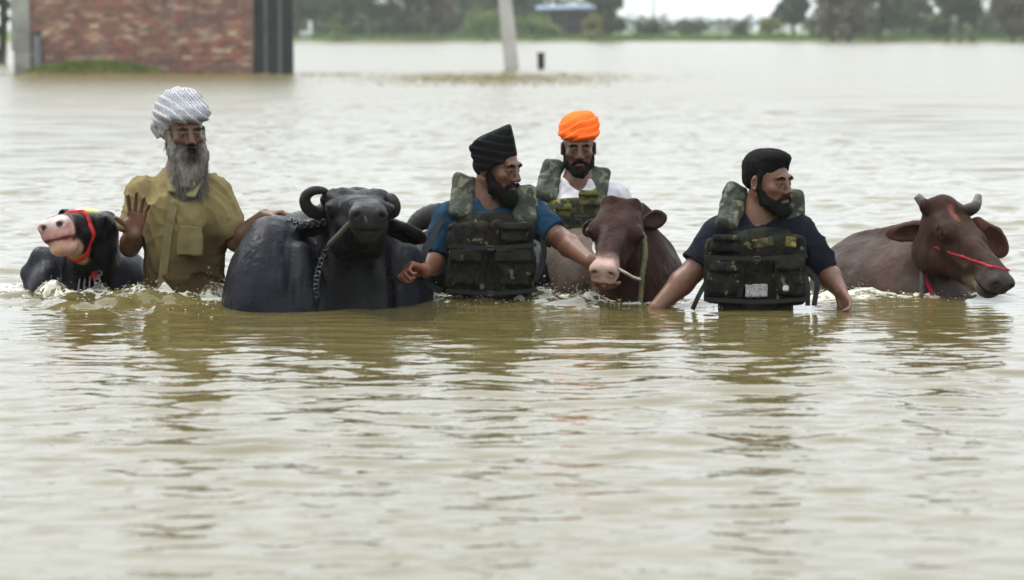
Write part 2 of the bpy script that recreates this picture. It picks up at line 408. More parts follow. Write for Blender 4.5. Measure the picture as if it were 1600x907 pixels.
n2 = wnoise(9, (.55, 1, 1), 4, .4); n3 = wnoise(1.4, (.6, 1, 1), 5, .3)
b2 = N.new('ShaderNodeBump'); b2.inputs['Strength'].default_value = .5; b2.inputs['Distance'].default_value = .012; L.new(n2.outputs[0], b2.inputs['Height'])
# long open-water ripples, which the mesh no longer carries far from the camera
sep = N.new('ShaderNodeSeparateXYZ'); L.new(t.outputs['Object'], sep.inputs[0])
far = N.new('ShaderNodeMapRange'); far.inputs[1].default_value = 14; far.inputs[2].default_value = 40; far.inputs[3].default_value = 0; far.inputs[4].default_value = .8; L.new(sep.outputs['Y'], far.inputs[0])
rg = N.new('ShaderNodeMapRange'); rg.inputs[1].default_value = 13; rg.inputs[2].default_value = 45; rg.inputs[3].default_value = .04; rg.inputs[4].default_value = .25; L.new(sep.outputs['Y'], rg.inputs[0]); L.new(rg.outputs[0], b.inputs['Roughness'])
b3 = N.new('ShaderNodeBump'); L.new(far.outputs[0], b3.inputs['Strength']); b3.inputs['Distance'].default_value = .10; L.new(n3.outputs[0], b3.inputs['Height']); L.new(b2.outputs[0], b3.inputs['Normal'])
L.new(b3.outputs[0], b.inputs['Normal'])
water = mesh_obj('water', np.stack([XX.ravel(), YY.ravel(), hv], 1), WF, WM, kind='structure')
GROUND = mat('silt bed', (.16, .12, .06), .95, nscale=.8, namt=.2)
g = MB(); g.add([(-1500, -60, BED), (1500, -60, BED), (1500, 250, BED), (-1500, 250, BED)], [(0, 1, 2, 3)]); g.obj('river_bed', GROUND, kind='structure')

GRASS_FAR = mat('bank grass', (.085, .135, .035), .95, nscale=.25, namt=.45, bump=.6, bscale=1.5, bdist=.3)
BANK_Y = 236.0
bx = np.linspace(-420, 420, 180); by = np.array([0, .8, 2.5, 6, 15, 40, 120, 300, 700, 1300.])
BX, BY = np.meshgrid(bx, by, indexing='ij')
P = np.stack([BX.ravel(), BY.ravel(), 0 * BX.ravel()], 1)
edge = BANK_Y + noise(P, (.05, 0, 1), 5) * 6 - np.where(BX.ravel() > 15, np.minimum((BX.ravel() - 15) * .25, 9), 0)
bz = np.interp(BY.ravel(), [0, .8, 2.5, 6, 15, 40, 120, 400], [-.3, .05, .25, .4, .45, .4, .3, .3]) + noise(P, (.3, .4, 1), 6) * .08
idx = np.arange(BX.size).reshape(BX.shape)
BF = np.stack([idx[:-1, :-1].ravel(), idx[1:, :-1].ravel(), idx[1:, 1:].ravel(), idx[:-1, 1:].ravel()], 1)
mesh_obj('far_bank', np.stack([BX.ravel() * (1 + BY.ravel() / 300), edge + BY.ravel(), bz], 1), BF, GRASS_FAR, kind='structure')

# ------------------------------------------------------------------ brick building
HY = 68.6; hp = lambda u, v: W(u, v, HY)
hx0, hx1, hx2 = hp(18, 100)[0], hp(397, 100)[0], hp(458, 100)[0]; HT = 3.3; HD = 5.5
MORTAR = mat('old mortar', (.17, .125, .10), .95, nscale=3, namt=.35, bump=.5, bscale=30, bdist=.02)
BRICKC = [(.24, .115, .082), (.18, .09, .073), (.29, .14, .095), (.15, .085, .075), (.24, .14, .10), (.20, .11, .085), (.40, .26, .18), (.13, .085, .07), (.29, .105, .075), (.46, .37, .26)]
BRICK = mat('weathered brick', rand=BRICKC, rough=.92, nscale=9, namt=.4, bump=.4, bscale=60, bdist=.01)
BRICK_I = mat('weathered brick mass', rand=BRICKC, rough=.92, nscale=9, namt=.4, bump=.4, bscale=60, bdist=.01, island=True)
PLASTER = mat('grey plaster', (.23, .235, .20), .9, nscale=2.5, namt=.35, bump=.5, bscale=20, bdist=.01)
DOORM = mat('dark steel door', (.018, .019, .02), .5, nscale=3, namt=.35)
DOORF = mat('grey door frame', (.10, .105, .10), .6, nscale=4, namt=.3)
LIME = mat('lime wash streak', (.21, .20, .165), .95, nscale=6, namt=.3)
house = thing('brick_building', 'weathered red brick building with grey corner and dark steel doors at water edge', 'building', ((hx0 + hx2) / 2, HY + .1, 0))
m = MB(); m.box((hx0 + .45, HY, -.9), (hx1, HY + .3, HT)); m.box((hx0, HY + .3, -.9), (hx0 + .3, HY + HD, HT)); m.box((hx2 - .9, HY + .32, -.9), (hx2 - .6, HY + HD, HT)); m.box((hx0 + .3, HY + HD - .3, -.9), (hx2 - .9, HY + HD, HT)); m.box((hx2 - .6, HY + .245, -.9), (hx2 - .02, HY + .32, 2.35)); m.box((hx1, HY, 2.35), (hx2, HY + .32, HT))
m.obj('wall', MORTAR, house)
m = MB(); m.box((hx0 - .1, HY - .16, HT), (hx2 + .1, HY + HD + .1, HT + .14)); m.obj('roof', PLASTER, house)
# grey plastered corner, stepped in at the foot
m = MB(); m.box((hx0, HY - .05, .55), (hx0 + .45, HY + .298, HT)); m.box((hx0 + .06, HY - .03, -.9), (hx0 + .45, HY + .298, .55)); m.obj('corner_pillar', PLASTER, house)
# broad stains across the whole wall: grey violet damp and pale lime wash
for mt_ in (BRICK, BRICK_I):
    N, L = mt_.node_tree.nodes, mt_.node_tree.links; bs = N['Principled BSDF']; src = bs.inputs['Base Color'].links[0].from_socket; ge = N.new('ShaderNodeNewGeometry'); prev = src
    for colr, scl, lo_, hi_, am in (((.12, .085, .08), .9, .47, .68, .6), ((.26, .25, .20), 1.7, .60, .76, .5)):
        nz = N.new('ShaderNodeTexNoise'); nz.inputs['Scale'].default_value = scl; nz.inputs['Detail'].default_value = 6; L.new(ge.outputs['Position'], nz.inputs['Vector']); mr = N.new('ShaderNodeMapRange'); mr.inputs[1].default_value = lo_; mr.inputs[2].default_value = hi_; mr.inputs[4].default_value = am; L.new(nz.outputs[0], mr.inputs[0])
        mm = N.new('ShaderNodeMix'); mm.data_type = 'RGBA'; L.new(mr.outputs[0], mm.inputs[0]); L.new(prev, mm.inputs[6]); mm.inputs[7].default_value = (*colr, 1); prev = mm.outputs[2]
    L.new(prev, bs.inputs['Base Color'])
# bricks
BW, BH, BD = .225, .073, .09; cells = []
bm_ = MB(); e = .006
bm_.V = [(-BW / 2, -.03, -BH / 2), (BW / 2, -.03, -BH / 2), (BW / 2, .02, -BH / 2), (-BW / 2, .02, -BH / 2), (-BW / 2, -.03, BH / 2), (BW / 2, -.03, BH / 2), (BW / 2, .02, BH / 2), (-BW / 2, .02, BH / 2)]
bm_.F = [(3, 2, 1, 0), (4, 5, 6, 7), (0, 1, 5, 4), (1, 2, 6, 5), (2, 3, 7, 6), (3, 0, 4, 7)]
rows = int((HT + .1) / .084)
for r in range(rows):
    z = -.12 + r * .084
    x = hx0 + .47 + (BW / 2 if r % 2 else BW)
    while x + BW / 2 < hx1 - .01:
        if random.random() > .02: cells.append((x, z))
        x += BW + .011
vis = [c for c in cells if -.05 < c[1] < 1.85]; random.shuffle(vis)
single = sorted(vis, key=lambda c: -c[1])[:300]
sset = set(single); proto = None
for (x, z) in single:
    if proto is None:
        proto = mesh_obj('brick', bm_.V, bm_.F, BRICK, house, smooth=False, world=False); o = proto
    else:
        o = proto.copy(); C.objects.link(o)
    o.location = (x - house.location.x + random.uniform(-.004, .004), HY - house.location.y + random.uniform(-.012, .014), z); o.rotation_euler = (random.uniform(-.03, .03), random.uniform(-.02, .02), random.uniform(-.03, .03))
m = MB()
for c in cells:
    if c in sset: continue
    j = random.uniform(-.012, .014); m.add([(v[0] + c[0], v[1] + HY + j, v[2] + c[1]) for v in bm_.V], bm_.F)
m.obj('brick_courses', BRICK_I, house, kind='stuff')
# door recess, steel leaves with two pale posts
m = MB(); m.box((hx1 + .02, HY + .2, -.9), (hx2 - .31, HY + .24, 2.35)); m.obj('door_recess', DOORM, house)
def bay(a, b, y0, y1, mt, nm):
    m = MB(); m.box((hp(a, 0)[0], HY + y0, -.8), (hp(b, 0)[0], HY + y1, 2.347)); return m.obj(nm, mt, house)
bay(398, 412, -.02, .1, DOORM, 'door_leaf'); bay(417, 434, .02, .1, DOORM, 'door_leaf'); bay(440, 457.8, -.03, .12, DOORM, 'door_leaf')
bay(412.3, 416.8, -.01, .09, DOORF, 'door_post'); bay(434.2, 439.8, 0, .09, DOORF, 'door_post')
for (u, v0, v1, wd) in [(271, -60, 55, 6), (298, -70, 48, 4), (250, -60, 38, 3), (314, -80, 18, 5), (375, -70, 22, 6)]:
    a, b_ = hp(u, v1), hp(u, v0); ww = wd / 65 / 2; m = MB()
    zz = np.linspace(a[2], b_[2], 9); Vv = []; 
    for i, z in enumerate(zz):
        q = ww * (.35 + .65 * i / 8) * random.uniform(.8, 1.2); Vv += [(a[0] - q, HY - .055, z), (a[0] + q, HY - .055, z), (a[0] + q, HY - .045, z), (a[0] - q, HY - .045, z)]
    Ff = [(0, 1, 2, 3)[::-1], (32, 33, 34, 35)]
    for i in range(8):
        for k in range(4): Ff.append((i * 4 + k, i * 4 + (k + 1) % 4, i * 4 + 4 + (k + 1) % 4, i * 4 + 4 + k))
    m.add(Vv, Ff); m.obj('whitewash_streak', LIME, house)
pz = thing('drain_pipe', 'short blue grey pipe standing against the brick wall', 'pipe', (hp(59, 90)[0], HY - .15, 0))
V, F = tube([(hp(59, 0)[0], HY - .15, -.5), (hp(59, 0)[0], HY - .15, .3), (hp(59, 0)[0], HY - .15, .93)], .085, 12); mesh_obj('pipe', V, F, mat('blue grey pipe', (.13, .15, .17), .6, nscale=6, namt=.2), pz, smooth=False)
V, F = tube([(hp(59, 0)[0], HY - .15, .93), (hp(59, 0)[0], HY - .15, 1.0)], .10, 12); mesh_obj('pipe_collar', V, F, DOORM, pz, smooth=False)

def blades(name, pts, h, w, mt, label=None, lean=.35):
    n = len(pts); pts = np.asarray(pts); a = rng.uniform(0, 2 * math.pi, n); hh = h * rng.uniform(.5, 1.2, n); dx = np.stack([np.cos(a), np.sin(a), 0 * a], 1)
    ln = np.stack([rng.normal(0, lean, n), rng.normal(0, lean, n), np.ones(n)], 1) * hh[:, None]
    V = np.stack([pts - dx * w, pts + dx * w, pts + ln * .6 + dx * w * .6, pts + ln * .6 - dx * w * .6, pts + ln], 1).reshape(-1, 3)
    b0 = np.arange(n) * 5; F = np.concatenate([np.stack([b0, b0 + 1, b0 + 2], 1), np.stack([b0, b0 + 2, b0 + 3], 1), np.stack([b0 + 3, b0 + 2, b0 + 4], 1)])
    o = mesh_obj(name, V, F, mt, smooth=False, kind='stuff')
    return o
GRASS = mat('mound grass', rand=[(.07, .11, .02), (.11, .16, .035), (.15, .18, .05)], island=True, rough=.9, nscale=3, namt=.2)
# grass mound before the wall
mx0, mx1 = hp(40, 0)[0], hp(262, 0)[0]; mc, mw = (mx0 + mx1) / 2, (mx1 - mx0) / 2
gx, gy = np.meshgrid(np.linspace(-1.15, 1.15, 30), np.linspace(-1, 1, 12), indexing='ij'); gz = np.maximum(0, 1 - gx ** 2 * .8 - gy ** 2) * .30 - .05 + noise(np.stack([gx.ravel() * 4, gy.ravel() * 2, 0 * gx.ravel()], 1), 1, 8).reshape(gx.shape) * .02
idx = np.arange(gx.size).reshape(gx.shape); MF = np.stack([idx[:-1, :-1].ravel(), idx[1:, :-1].ravel(), idx[1:, 1:].ravel(), idx[:-1, 1:].ravel()], 1)
MV = np.stack([gx.ravel() * mw + mc, HY - .55 + gy.ravel() * .5, gz.ravel()], 1); mesh_obj('mud_mound', MV, MF, mat('mud', (.12, .085, .04), .9, nscale=4, namt=.3), kind='structure')
q = rng.uniform(-1, 1, (3200, 2)); q = q[(q[:, 0] ** 2 + q[:, 1] ** 2) < .95]
blades('grass', np.stack([q[:, 0] * mw + mc, HY - .55 + q[:, 1] * .5, np.maximum(0, 1 - q[:, 0] ** 2 * .8 - q[:, 1] ** 2) * .30 - .06], 1), .13, .012, GRASS)
# drowned weeds, olive brown tips round the pole and along the building foot
WEED = mat('drowned weeds', rand=[(.19, .15, .05), (.25, .19, .07), (.16, .15, .05)], island=True, rough=.8, nscale=3, namt=.25)
pts = []
for k in range(9000):
    u = rng.normal(770, 110); D = rng.normal(62, 4.2)
    if 52 < D < 75: pts.append(((u - 800) / FPX * D, D, -.02))
for k in range(2600):
    u = rng.uniform(0, 560); D = rng.normal(66.3, .9)
    if D < HY - .3: pts.append(((u - 800) / FPX * D, D, -.02))
blades('weeds', pts, .05, .012, WEED, lean=.8)

# ------------------------------------------------------------------ pole and stump
CONC = mat('weathered concrete', (.40, .385, .35), .9, nscale=1.5, namt=.22, bump=.4, bscale=20, bdist=.01)
PY = CAMH * FPX / (108 - 45.0); pb = W(800, 108, PY); pt = W(789, 0, PY)
pole = thing('utility_pole', 'pale concrete utility pole leaning left out of the flood', 'pole', (pb[0], pb[1], BED))
ax_ = (pt - pb) / (pt[2] - pb[2]); S1 = pb + ax_ * (BED - .3); S2 = pb + ax_ * 7.5
m = MB(); V = []
for p, w_, d_ in ((S1, .215, .17), (pb + ax_ * 1.7, .18, .15), (S2, .10, .09)):
    c = .03; V += [p + np.array(q) for q in ((-w_ + c, -d_, 0), (w_ - c, -d_, 0), (w_, -d_ + c, 0), (w_, d_ - c, 0), (w_ - c, d_, 0), (-w_ + c, d_, 0), (-w_, d_ - c, 0), (-w_, -d_ + c, 0))]
F = [tuple(range(8))[::-1], tuple(range(16, 24))] + [(r * 8 + k, r * 8 + (k + 1) % 8, r * 8 + 8 + (k + 1) % 8, r * 8 + 8 + k) for r in (0, 1) for k in range(8)]
m.add(V, F); m.obj('post', CONC, pole)
STUMP = mat('tarred post', (.022, .02, .018), .8, nscale=6, namt=.4)
sy = CAMH * FPX / (107 - 45.0); sb = W(846, 107, sy)
st = thing('marker_post', 'short black post standing in the water beside the concrete pole', 'post', (sb[0], sb[1], BED))
V, F = tube([(sb[0], sb[1], BED), (sb[0] - .01, sb[1], .2), (sb[0] - .015, sb[1], .36)], [.10, .10, .095], 10); mesh_obj('stake', V, F, STUMP, st, smooth=False)
V, F = tube([(sb[0] - .015, sb[1], .36), (sb[0] - .015, sb[1], .43)], .115, 10); mesh_obj('cap', V, F, STUMP, st, smooth=False)

# ------------------------------------------------------------------ trees, bushes and huts on the far bank
def leafmat(name, cols): return mat(name, rand=cols, island=True, rough=.7, nscale=2, namt=.15)
LEAF = {'grey': leafmat('grey green leaves', [(.036, .060, .022), (.055, .085, .034), (.085, .12, .05)]),
        'dark': leafmat('dark green leaves', [(.018, .036, .015), (.03, .055, .022), (.05, .08, .032)]),
        'bright': leafmat('bright green leaves', [(.07, .12, .03), (.10, .16, .04), (.14, .20, .06)]),
        'yellow': leafmat('yellow green leaves', [(.12, .13, .03), (.17, .17, .045), (.22, .21, .07)]),
        'brown': leafmat('brown green leaves', [(.065, .065, .035), (.10, .095, .05), (.14, .125, .07)])}
BARK = mat('bark', (.07, .055, .042), .95, nscale=3, namt=.3)
def leaves(clumps, n, size):
    """n leaf quads spread through ellipsoid clumps (cx,cy,cz,rx,ry,rz)"""
    cl = np.asarray(clumps, float); vol = cl[:, 3] * cl[:, 4] * cl[:, 5]; k = rng.choice(len(cl), n, p=vol / vol.sum())
    d = rng.normal(size=(n, 3)); d /= np.linalg.norm(d, axis=1, keepdims=True); r = rng.uniform(.35, 1, n) ** .6
    p = cl[k, :3] + d * r[:, None] * cl[k, 3:6] * rng.uniform(.85, 1.12, (n, 1))
    a = rng.normal(size=(n, 3)); a /= np.linalg.norm(a, axis=1, keepdims=True); b = np.cross(a, rng.normal(size=(n, 3))); b /= np.linalg.norm(b, axis=1, keepdims=True)
    s = size * rng.uniform(.6, 1.3, (n, 1)); V = np.stack([p - a * s, p + b * s * .5, p + a * s, p - b * s * .5], 1).reshape(-1, 3)
    i = np.arange(n) * 4; return V, np.stack([i, i + 1, i + 2, i + 3], 1)
def tree(name, label, u, Y, width, bottom, top, leaf, group, trunks=1, n=5000, lsz=.22, nclump=16, z0=.3):
    x = (u - 800) / FPX * Y; r = width / 2
    t = thing(name, label, 'tree' if 'tree' in name else 'bush', (x, Y, z0 - .1), group)
    m = MB()
    for i in range(trunks):
        ox = (i - (trunks - 1) / 2) * width * .22; h = (bottom + top) / 2 + .5; tr = max(.07, .10 + .022 * top)
        base = np.array([x + ox, Y, z0 - .25]); mid = base + [rng.normal(0, .12) + ox * .2, rng.normal(0, .2), h * .5]; tip = mid + [rng.normal(0, .4) + ox * .4, rng.normal(0, .4), h * .6]
        m.add(*tube(spline([base, mid, tip], 8), np.linspace(tr, tr * .35, 9), 7))
        for q in range(4 if 'tree' in name else 2):
            a = rng.uniform(0, 6.28); e = mid + np.array([math.cos(a) * r * .6, math.sin(a) * r * .6, rng.uniform(.3, .8) * h * .7]); m.add(*tube(spline([base * .35 + mid * .65, (mid + e) / 2 + [0, 0, .3], e], 6), np.linspace(tr * .45, tr * .12, 7), 5))
    m.obj('trunk', BARK, t, smooth=True)
    cl = []
    for i in range(nclump):
        a = rng.uniform(0, 6.28); q = r * math.sqrt(rng.uniform(0, .75)); z = rng.uniform(bottom, top); s = rng.uniform(.25, .45) * r * (1.0 if 'tree' in name else 1.15)
        z = max(z, bottom + s * .55); fr = 1 - .35 * max(0, (z - (bottom + top) / 2) / (top - bottom) * 2)
        cl.append((x + math.cos(a) * q * fr, Y + math.sin(a) * q * fr * .8, z0 + z, s, s, s * .75))
    V, F = leaves(cl, n, lsz); mesh_obj('crown', V, F, LEAF[leaf], t, smooth=False)
    return t
G1 = 'dense trees beyond the flood'
for (u, Y, wd, bo, to, lf, lab) in [
    (482, 262, 5.0, .2, 6, 'dark', 'dark tree directly right of the brick building on far bank'),
    (540, 250, 5.5, .2, 6.5, 'grey', 'grey green tree second from the brick building on far bank'),
    (610, 246, 6.0, .0, 6.5, 'grey', 'broad grey green tree with foliage down to the bank, third from the building'),
    (672, 248, 5.2, .0, 6.5, 'brown', 'brownish green tree left of the bright green bush'),
    (728, 262, 6.0, .3, 6.5, 'grey', 'grey green tree above the left end of the bright green bush'),
    (800, 275, 6.5, .8, 6.5, 'dark', 'dark tree rising directly behind the concrete pole'),
    (950, 243, 3.4, .2, 6.5, 'dark', 'dark rounded tree standing right of the dark hut')]:
    tree('dense_tree', lab, u, Y, wd, bo, to, lf, G1, n=8000, nclump=30)
G2 = 'trees with open trunks on the right bank'
for (u, Y, wd, bo, to, lf, tk, lab) in [
    (1240, 250, 3.4, 1.3, 5.5, 'dark', 1, 'thin dark tree at the left end of the right hand trees'),
    (1312, 231, 5.6, .2, 6, 'brown', 2, 'brownish tree with hanging foliage and two trunks at water edge'),
    (1372, 236, 3.6, .4, 6, 'grey', 1, 'grey green tree close behind the two trunked brownish tree'),
    (1425, 248, 4.0, 1.0, 6, 'grey', 1, 'high crowned grey tree over pale gap in right bank'),
    (1497, 234, 4.6, .5, 6, 'dark', 3, 'dark tree with three forked trunks near the right edge'),
    (1590, 233, 4.6, .2, 6, 'brown', 2, 'brown green tree cut by the right picture edge')]:
    tree('bank_tree', lab, u, Y, wd, bo, to, lf, G2, trunks=tk, n=6500, nclump=26)
G3 = 'bushes on the far bank'
for (u, Y, wd, bo, to, lf, lab) in [
    (760, 240, 4.8, 0, 2.2, 'bright', 'bright green bush left of the concrete pole'),
    (836, 240, 4.2, 0, 2.0, 'bright', 'bright green bush right of the concrete pole'),
    (925, 239, 1.8, 0, 2.0, 'yellow', 'yellow green bush beside the dark hut'),
    (530, 243, 1.8, 0, 1.9, 'bright', 'small light green bush among the dark trees near the brick building'),
    (1158, 245, 1.6, 0, 1.3, 'dark', 'dark green bush left of the yellowish bush'),
    (1205, 243, 2.4, 0, 1.5, 'yellow', 'yellowish bush left of the two trunked tree'),
    (1010, 262, 3.0, 0, 1.1, 'dark', 'low dark bush in the field under the open sky'),
    (1075, 270, 4.5, 0, 1.3, 'dark', 'wide low bush in the field under the open sky'),
    (1280, 246, 3.4, 0, 2.2, 'grey', 'leafy bush left of the two trunked brownish tree on right bank'),
    (1350, 250, 3.6, 0, 2.4, 'dark', 'leafy bush behind the trunks of the brownish and grey green trees'),
    (1450, 252, 3.2, 0, 1.6, 'bright', 'light green bush in the pale gap of the right bank'),
    (1545, 247, 3.6, 0, 2.4, 'grey', 'leafy bush between the last two trees at right edge')]:
    tree('bank_bush', lab, u, Y, wd, bo, to, lf, G3, n=2200, lsz=.14, nclump=12)
x = (8 - 800) / FPX * 80
tree('dense_tree', 'dark leafy tree at the left edge beside the brick building', 2, 88, .7, .55, 4, 'dark', G1, n=3000, lsz=.07, z0=-.3)
# bank grass
pts = np.stack([rng.uniform(-22, 52, 9000), 0 * np.zeros(9000), np.zeros(9000)], 1); pts[:, 1] = BANK_Y + 1.2 + rng.exponential(3.5, 9000) - np.where(pts[:, 0] > 15, np.minimum((pts[:, 0] - 15) * .25, 9), 0); pts[:, 2] = .2
blades('bank_grass', pts, .45, .05, mat('tall bank grass', rand=[(.06, .10, .025), (.09, .14, .035), (.13, .15, .05)], island=True, rough=.9), lean=.3)
# far field edge: pale tree belt
for i, (xa, xb, Y, h, n) in enumerate([(-27, 11, 292, 6.5, 14000), (34, 60, 285, 4.2, 6000), (-60, 160, 620, 5.0, 5000), (-40, 320, 1150, 7.5, 5000)]):
    cl = [(rng.uniform(xa, xb), Y + rng.uniform(-8, 8), rng.uniform(.15, 1) * h * .5, rng.uniform(3, 8) * (.5 if Y < 300 else 1), 4, rng.uniform(.35, .6) * h) for _ in range(70)]
    V, F = leaves(cl, n, .8 if Y > 300 else .3); mesh_obj('far_woods', V, F, LEAF['grey' if Y < 300 else 'dark'], smooth=False, kind='stuff')
# dark hut with a bluish roof
HUTW = mat('dark hut wall', (.03, .032, .036), .9, nscale=2, namt=.3); HUTR = mat('blue sheet roof', (.10, .14, .20), .55, nscale=2, namt=.25); WHITE = mat('white wash', (.62, .62, .58), .8, nscale=2, namt=.15)
hy = 247; hl = lambda u, v: W(u, v, hy); a, b_ = hl(842, 56), hl(926, 14)
hut = thing('hut', 'dark open hut with a bluish sheet roof between bush and trees', 'hut', ((a[0] + b_[0]) / 2, hy, .3))
m = MB(); m.box((a[0], hy, .2), (b_[0], hy + 4, b_[2] - .12)); m.obj('wall', HUTW, hut)
m = MB(); x0, x1, z = a[0] - .25, b_[0] + .25, b_[2]; m.add([(x0, hy - .5, z - .15), (x1, hy - .5, z + .02), (x1, hy + 4.4, z + .35), (x0, hy + 4.4, z + .2), (x0, hy - .5, z - .05), (x1, hy - .5, z + .12), (x1, hy + 4.4, z + .45), (x0, hy + 4.4, z + .3)], [(3, 2, 1, 0), (4, 5, 6, 7), (0, 1, 5, 4), (1, 2, 6, 5), (2, 3, 7, 6), (3, 0, 4, 7)]); m.obj('roof', HUTR, hut)
for u in (858, 884, 908):
    p = hl(u, 50); m = MB(); m.box((p[0] - .06, hy - .4, .2), (p[0] + .06, hy - .28, z - .11)); m.obj('post', BARK, hut)
a = W(480, 62, 241); sh = thing('pump_house', 'small white box hut with a tall white post just right of the brick building', 'hut', (a[0], 241, .2))
m = MB(); m.box((a[0] - .62, 241, .05), (a[0] + .1, 242, .85)); m.obj('wall', WHITE, sh); m = MB(); m.box((a[0] - .7, 240.9, .85), (a[0] + .14, 242.1, .95)); m.obj('roof', PLASTER, sh); m = MB(); m.box((a[0] + .12, 241, .05), (a[0] + .38, 241.3, 1.75)); m.obj('post', WHITE, sh)
p = W(1021, 40, 400); fp = thing('utility_pole', 'thin grey pole in the field under the open sky', 'pole', (p[0], 400, .3)); V, F = tube([(p[0], 400, .2), (p[0], 400, 4), (p[0], 400, 9)], [.22, .2, .14], 8); mesh_obj('post', V, F, CONC, fp)

# ------------------------------------------------------------------ figure tools
class HeadF:
    """head frame: local x right, y face direction, z up, metres for an adult head"""
    def __init__(s, c, fwd, up=(0, 0, 1), k=1.0): s.c = np.asarray(c, float); s.R = frame(fwd, up); s.k = k
    def p(s, x, y, z): return s.c + s.R @ (np.array([x, y, z]) * s.k)
    def cap(s, a, b, ra, rb=None, **q): return Cap(s.p(*a), s.p(*b), ra * s.k, (ra if rb is None else rb) * s.k, **q)
    def ell(s, c, r, R=None): return Ell(s.p(*c), np.asarray(r if hasattr(r, '__len__') else (r, r, r)) * s.k, s.R if R is None else s.R @ R)
    def box(s, c, h, rad=.01, R=None): return Box(s.p(*c), np.asarray(h) * s.k, rad * s.k, s.R if R is None else s.R @ R)
    def half(s, p, n): return Half(s.p(*p), s.R @ np.asarray(n, float))
    def loc(s, V): return ((V - s.c) @ s.R) / s.k

def rot(ax, deg):
    a = math.radians(deg); c, q = math.cos(a), math.sin(a)
    return {'x': np.array([[1, 0, 0], [0, c, -q], [0, q, c]]), 'y': np.array([[c, 0, q], [0, 1, 0], [-q, 0, c]]), 'z': np.array([[c, -q, 0], [q, c, 0], [0, 0, 1]])}[ax]

def human_head(S, H, skin, neck_to, lips=(.09, .036, .03), brow=(.003, .002, .002), neck_r=.056):
    dk = tuple(np.array(skin) * .8)
    S.add(H.ell((0, -.012, .035), (.074, .094, .082)), .01, skin)
    S.add(H.ell((0, .032, -.03), (.060, .062, .082)), .03, skin)
    for x in (-1, 1):
        S.add(H.cap((x * .050, .0, -.055), (x * .016, .072, -.10), .022, .019), .025, skin)
        S.add(H.ell((x * .043, .062, -.028), (.021, .02, .018)), .018, skin)
    S.add(H.ell((0, .08, -.102), (.022, .018, .018)), .02, skin)
    S.add(H.cap((-.038, .083, .018), (.038, .083, .018), .013), .016, skin)
    S.add(Cap(H.p(0, -.025, -.06), neck_to, neck_r * H.k, neck_r * 1.12), .02, skin)
    for x in (-1, 1): S.sub(H.ell((x * .031, .103, -.004), (.022, .017, .013)), .012)
    for x in (-1, 1):
        S.add(H.ell((x * .031, .0780, -.0070), .0150), .006, skin)                                   # lids closed over the ball
        S.add(H.cap((x * .016, .0890, -.0005), (x * .045, .0800, -.0020), .0036), .005, skin)         # fold of the upper lid
        S.sub(H.ell((x * .031, .0960, -.0082), (.0125, .0150, .0042), rot('y', x * 5)), .0015, tuple(np.array(skin) * .45))   # the opening between them
    S.add(H.cap((0, .093, .004), (0, .113, -.036), .009, .0125), .012, skin)
    for x in (-1, 1): S.add(H.ell((x * .0125, .102, -.042), (.0095, .012, .009)), .006, skin)
    for x in (-1, 1): S.sub(H.ell((x * .0075, .112, -.0515), (.0045, .006, .005)), .003, (.02, .008, .006))
    S.add(H.cap((-.019, .094, -.0665), (.019, .094, -.0665), .006), .006, lips)
    S.add(H.cap((-.016, .0935, -.079), (.016, .0935, -.079), .0068), .006, lips)
    S.sub(H.cap((-.023, .107, -.0725), (.023, .107, -.0725), .0028), .003, (.03, .012, .01))
    for x in (-1, 1):
        S.add(H.ell((x * .079, -.008, -.012), (.010, .020, .033), rot('z', -x * 22)), .006, skin)
        S.sub(H.ell((x * .088, .0, -.010), (.006, .011, .020), rot('z', -x * 22)), .004)

def eyebrows(p, H, col=(.008, .006, .005)):
    for x in (-1, 1):
        S = SDF(); S.add(H.cap((x * .013, .0960, .0165), (x * .034, .0950, .0205), .0046, .0050), .004, col); S.add(H.cap((x * .034, .0950, .0205), (x * .053, .0880, .0140), .0050, .0028), .004, col)
        build(S, 'eyebrow', BEARD, p, .002, disp=lambda V: .0008 * noise(V, (400, 400, 160), 7))
        S = SDF(0); S.add(H.ell((x * .031, .0788, -.0075), .0130), .001, (.11, .09, .08)); S.paint(H.ell((x * .031, .0915, -.0075), .0062), (.006, .004, .003), .0008); build(S, 'eye', EYEBALL, p, .002)  # eye white darkened, its colour carries the shade over the eyes

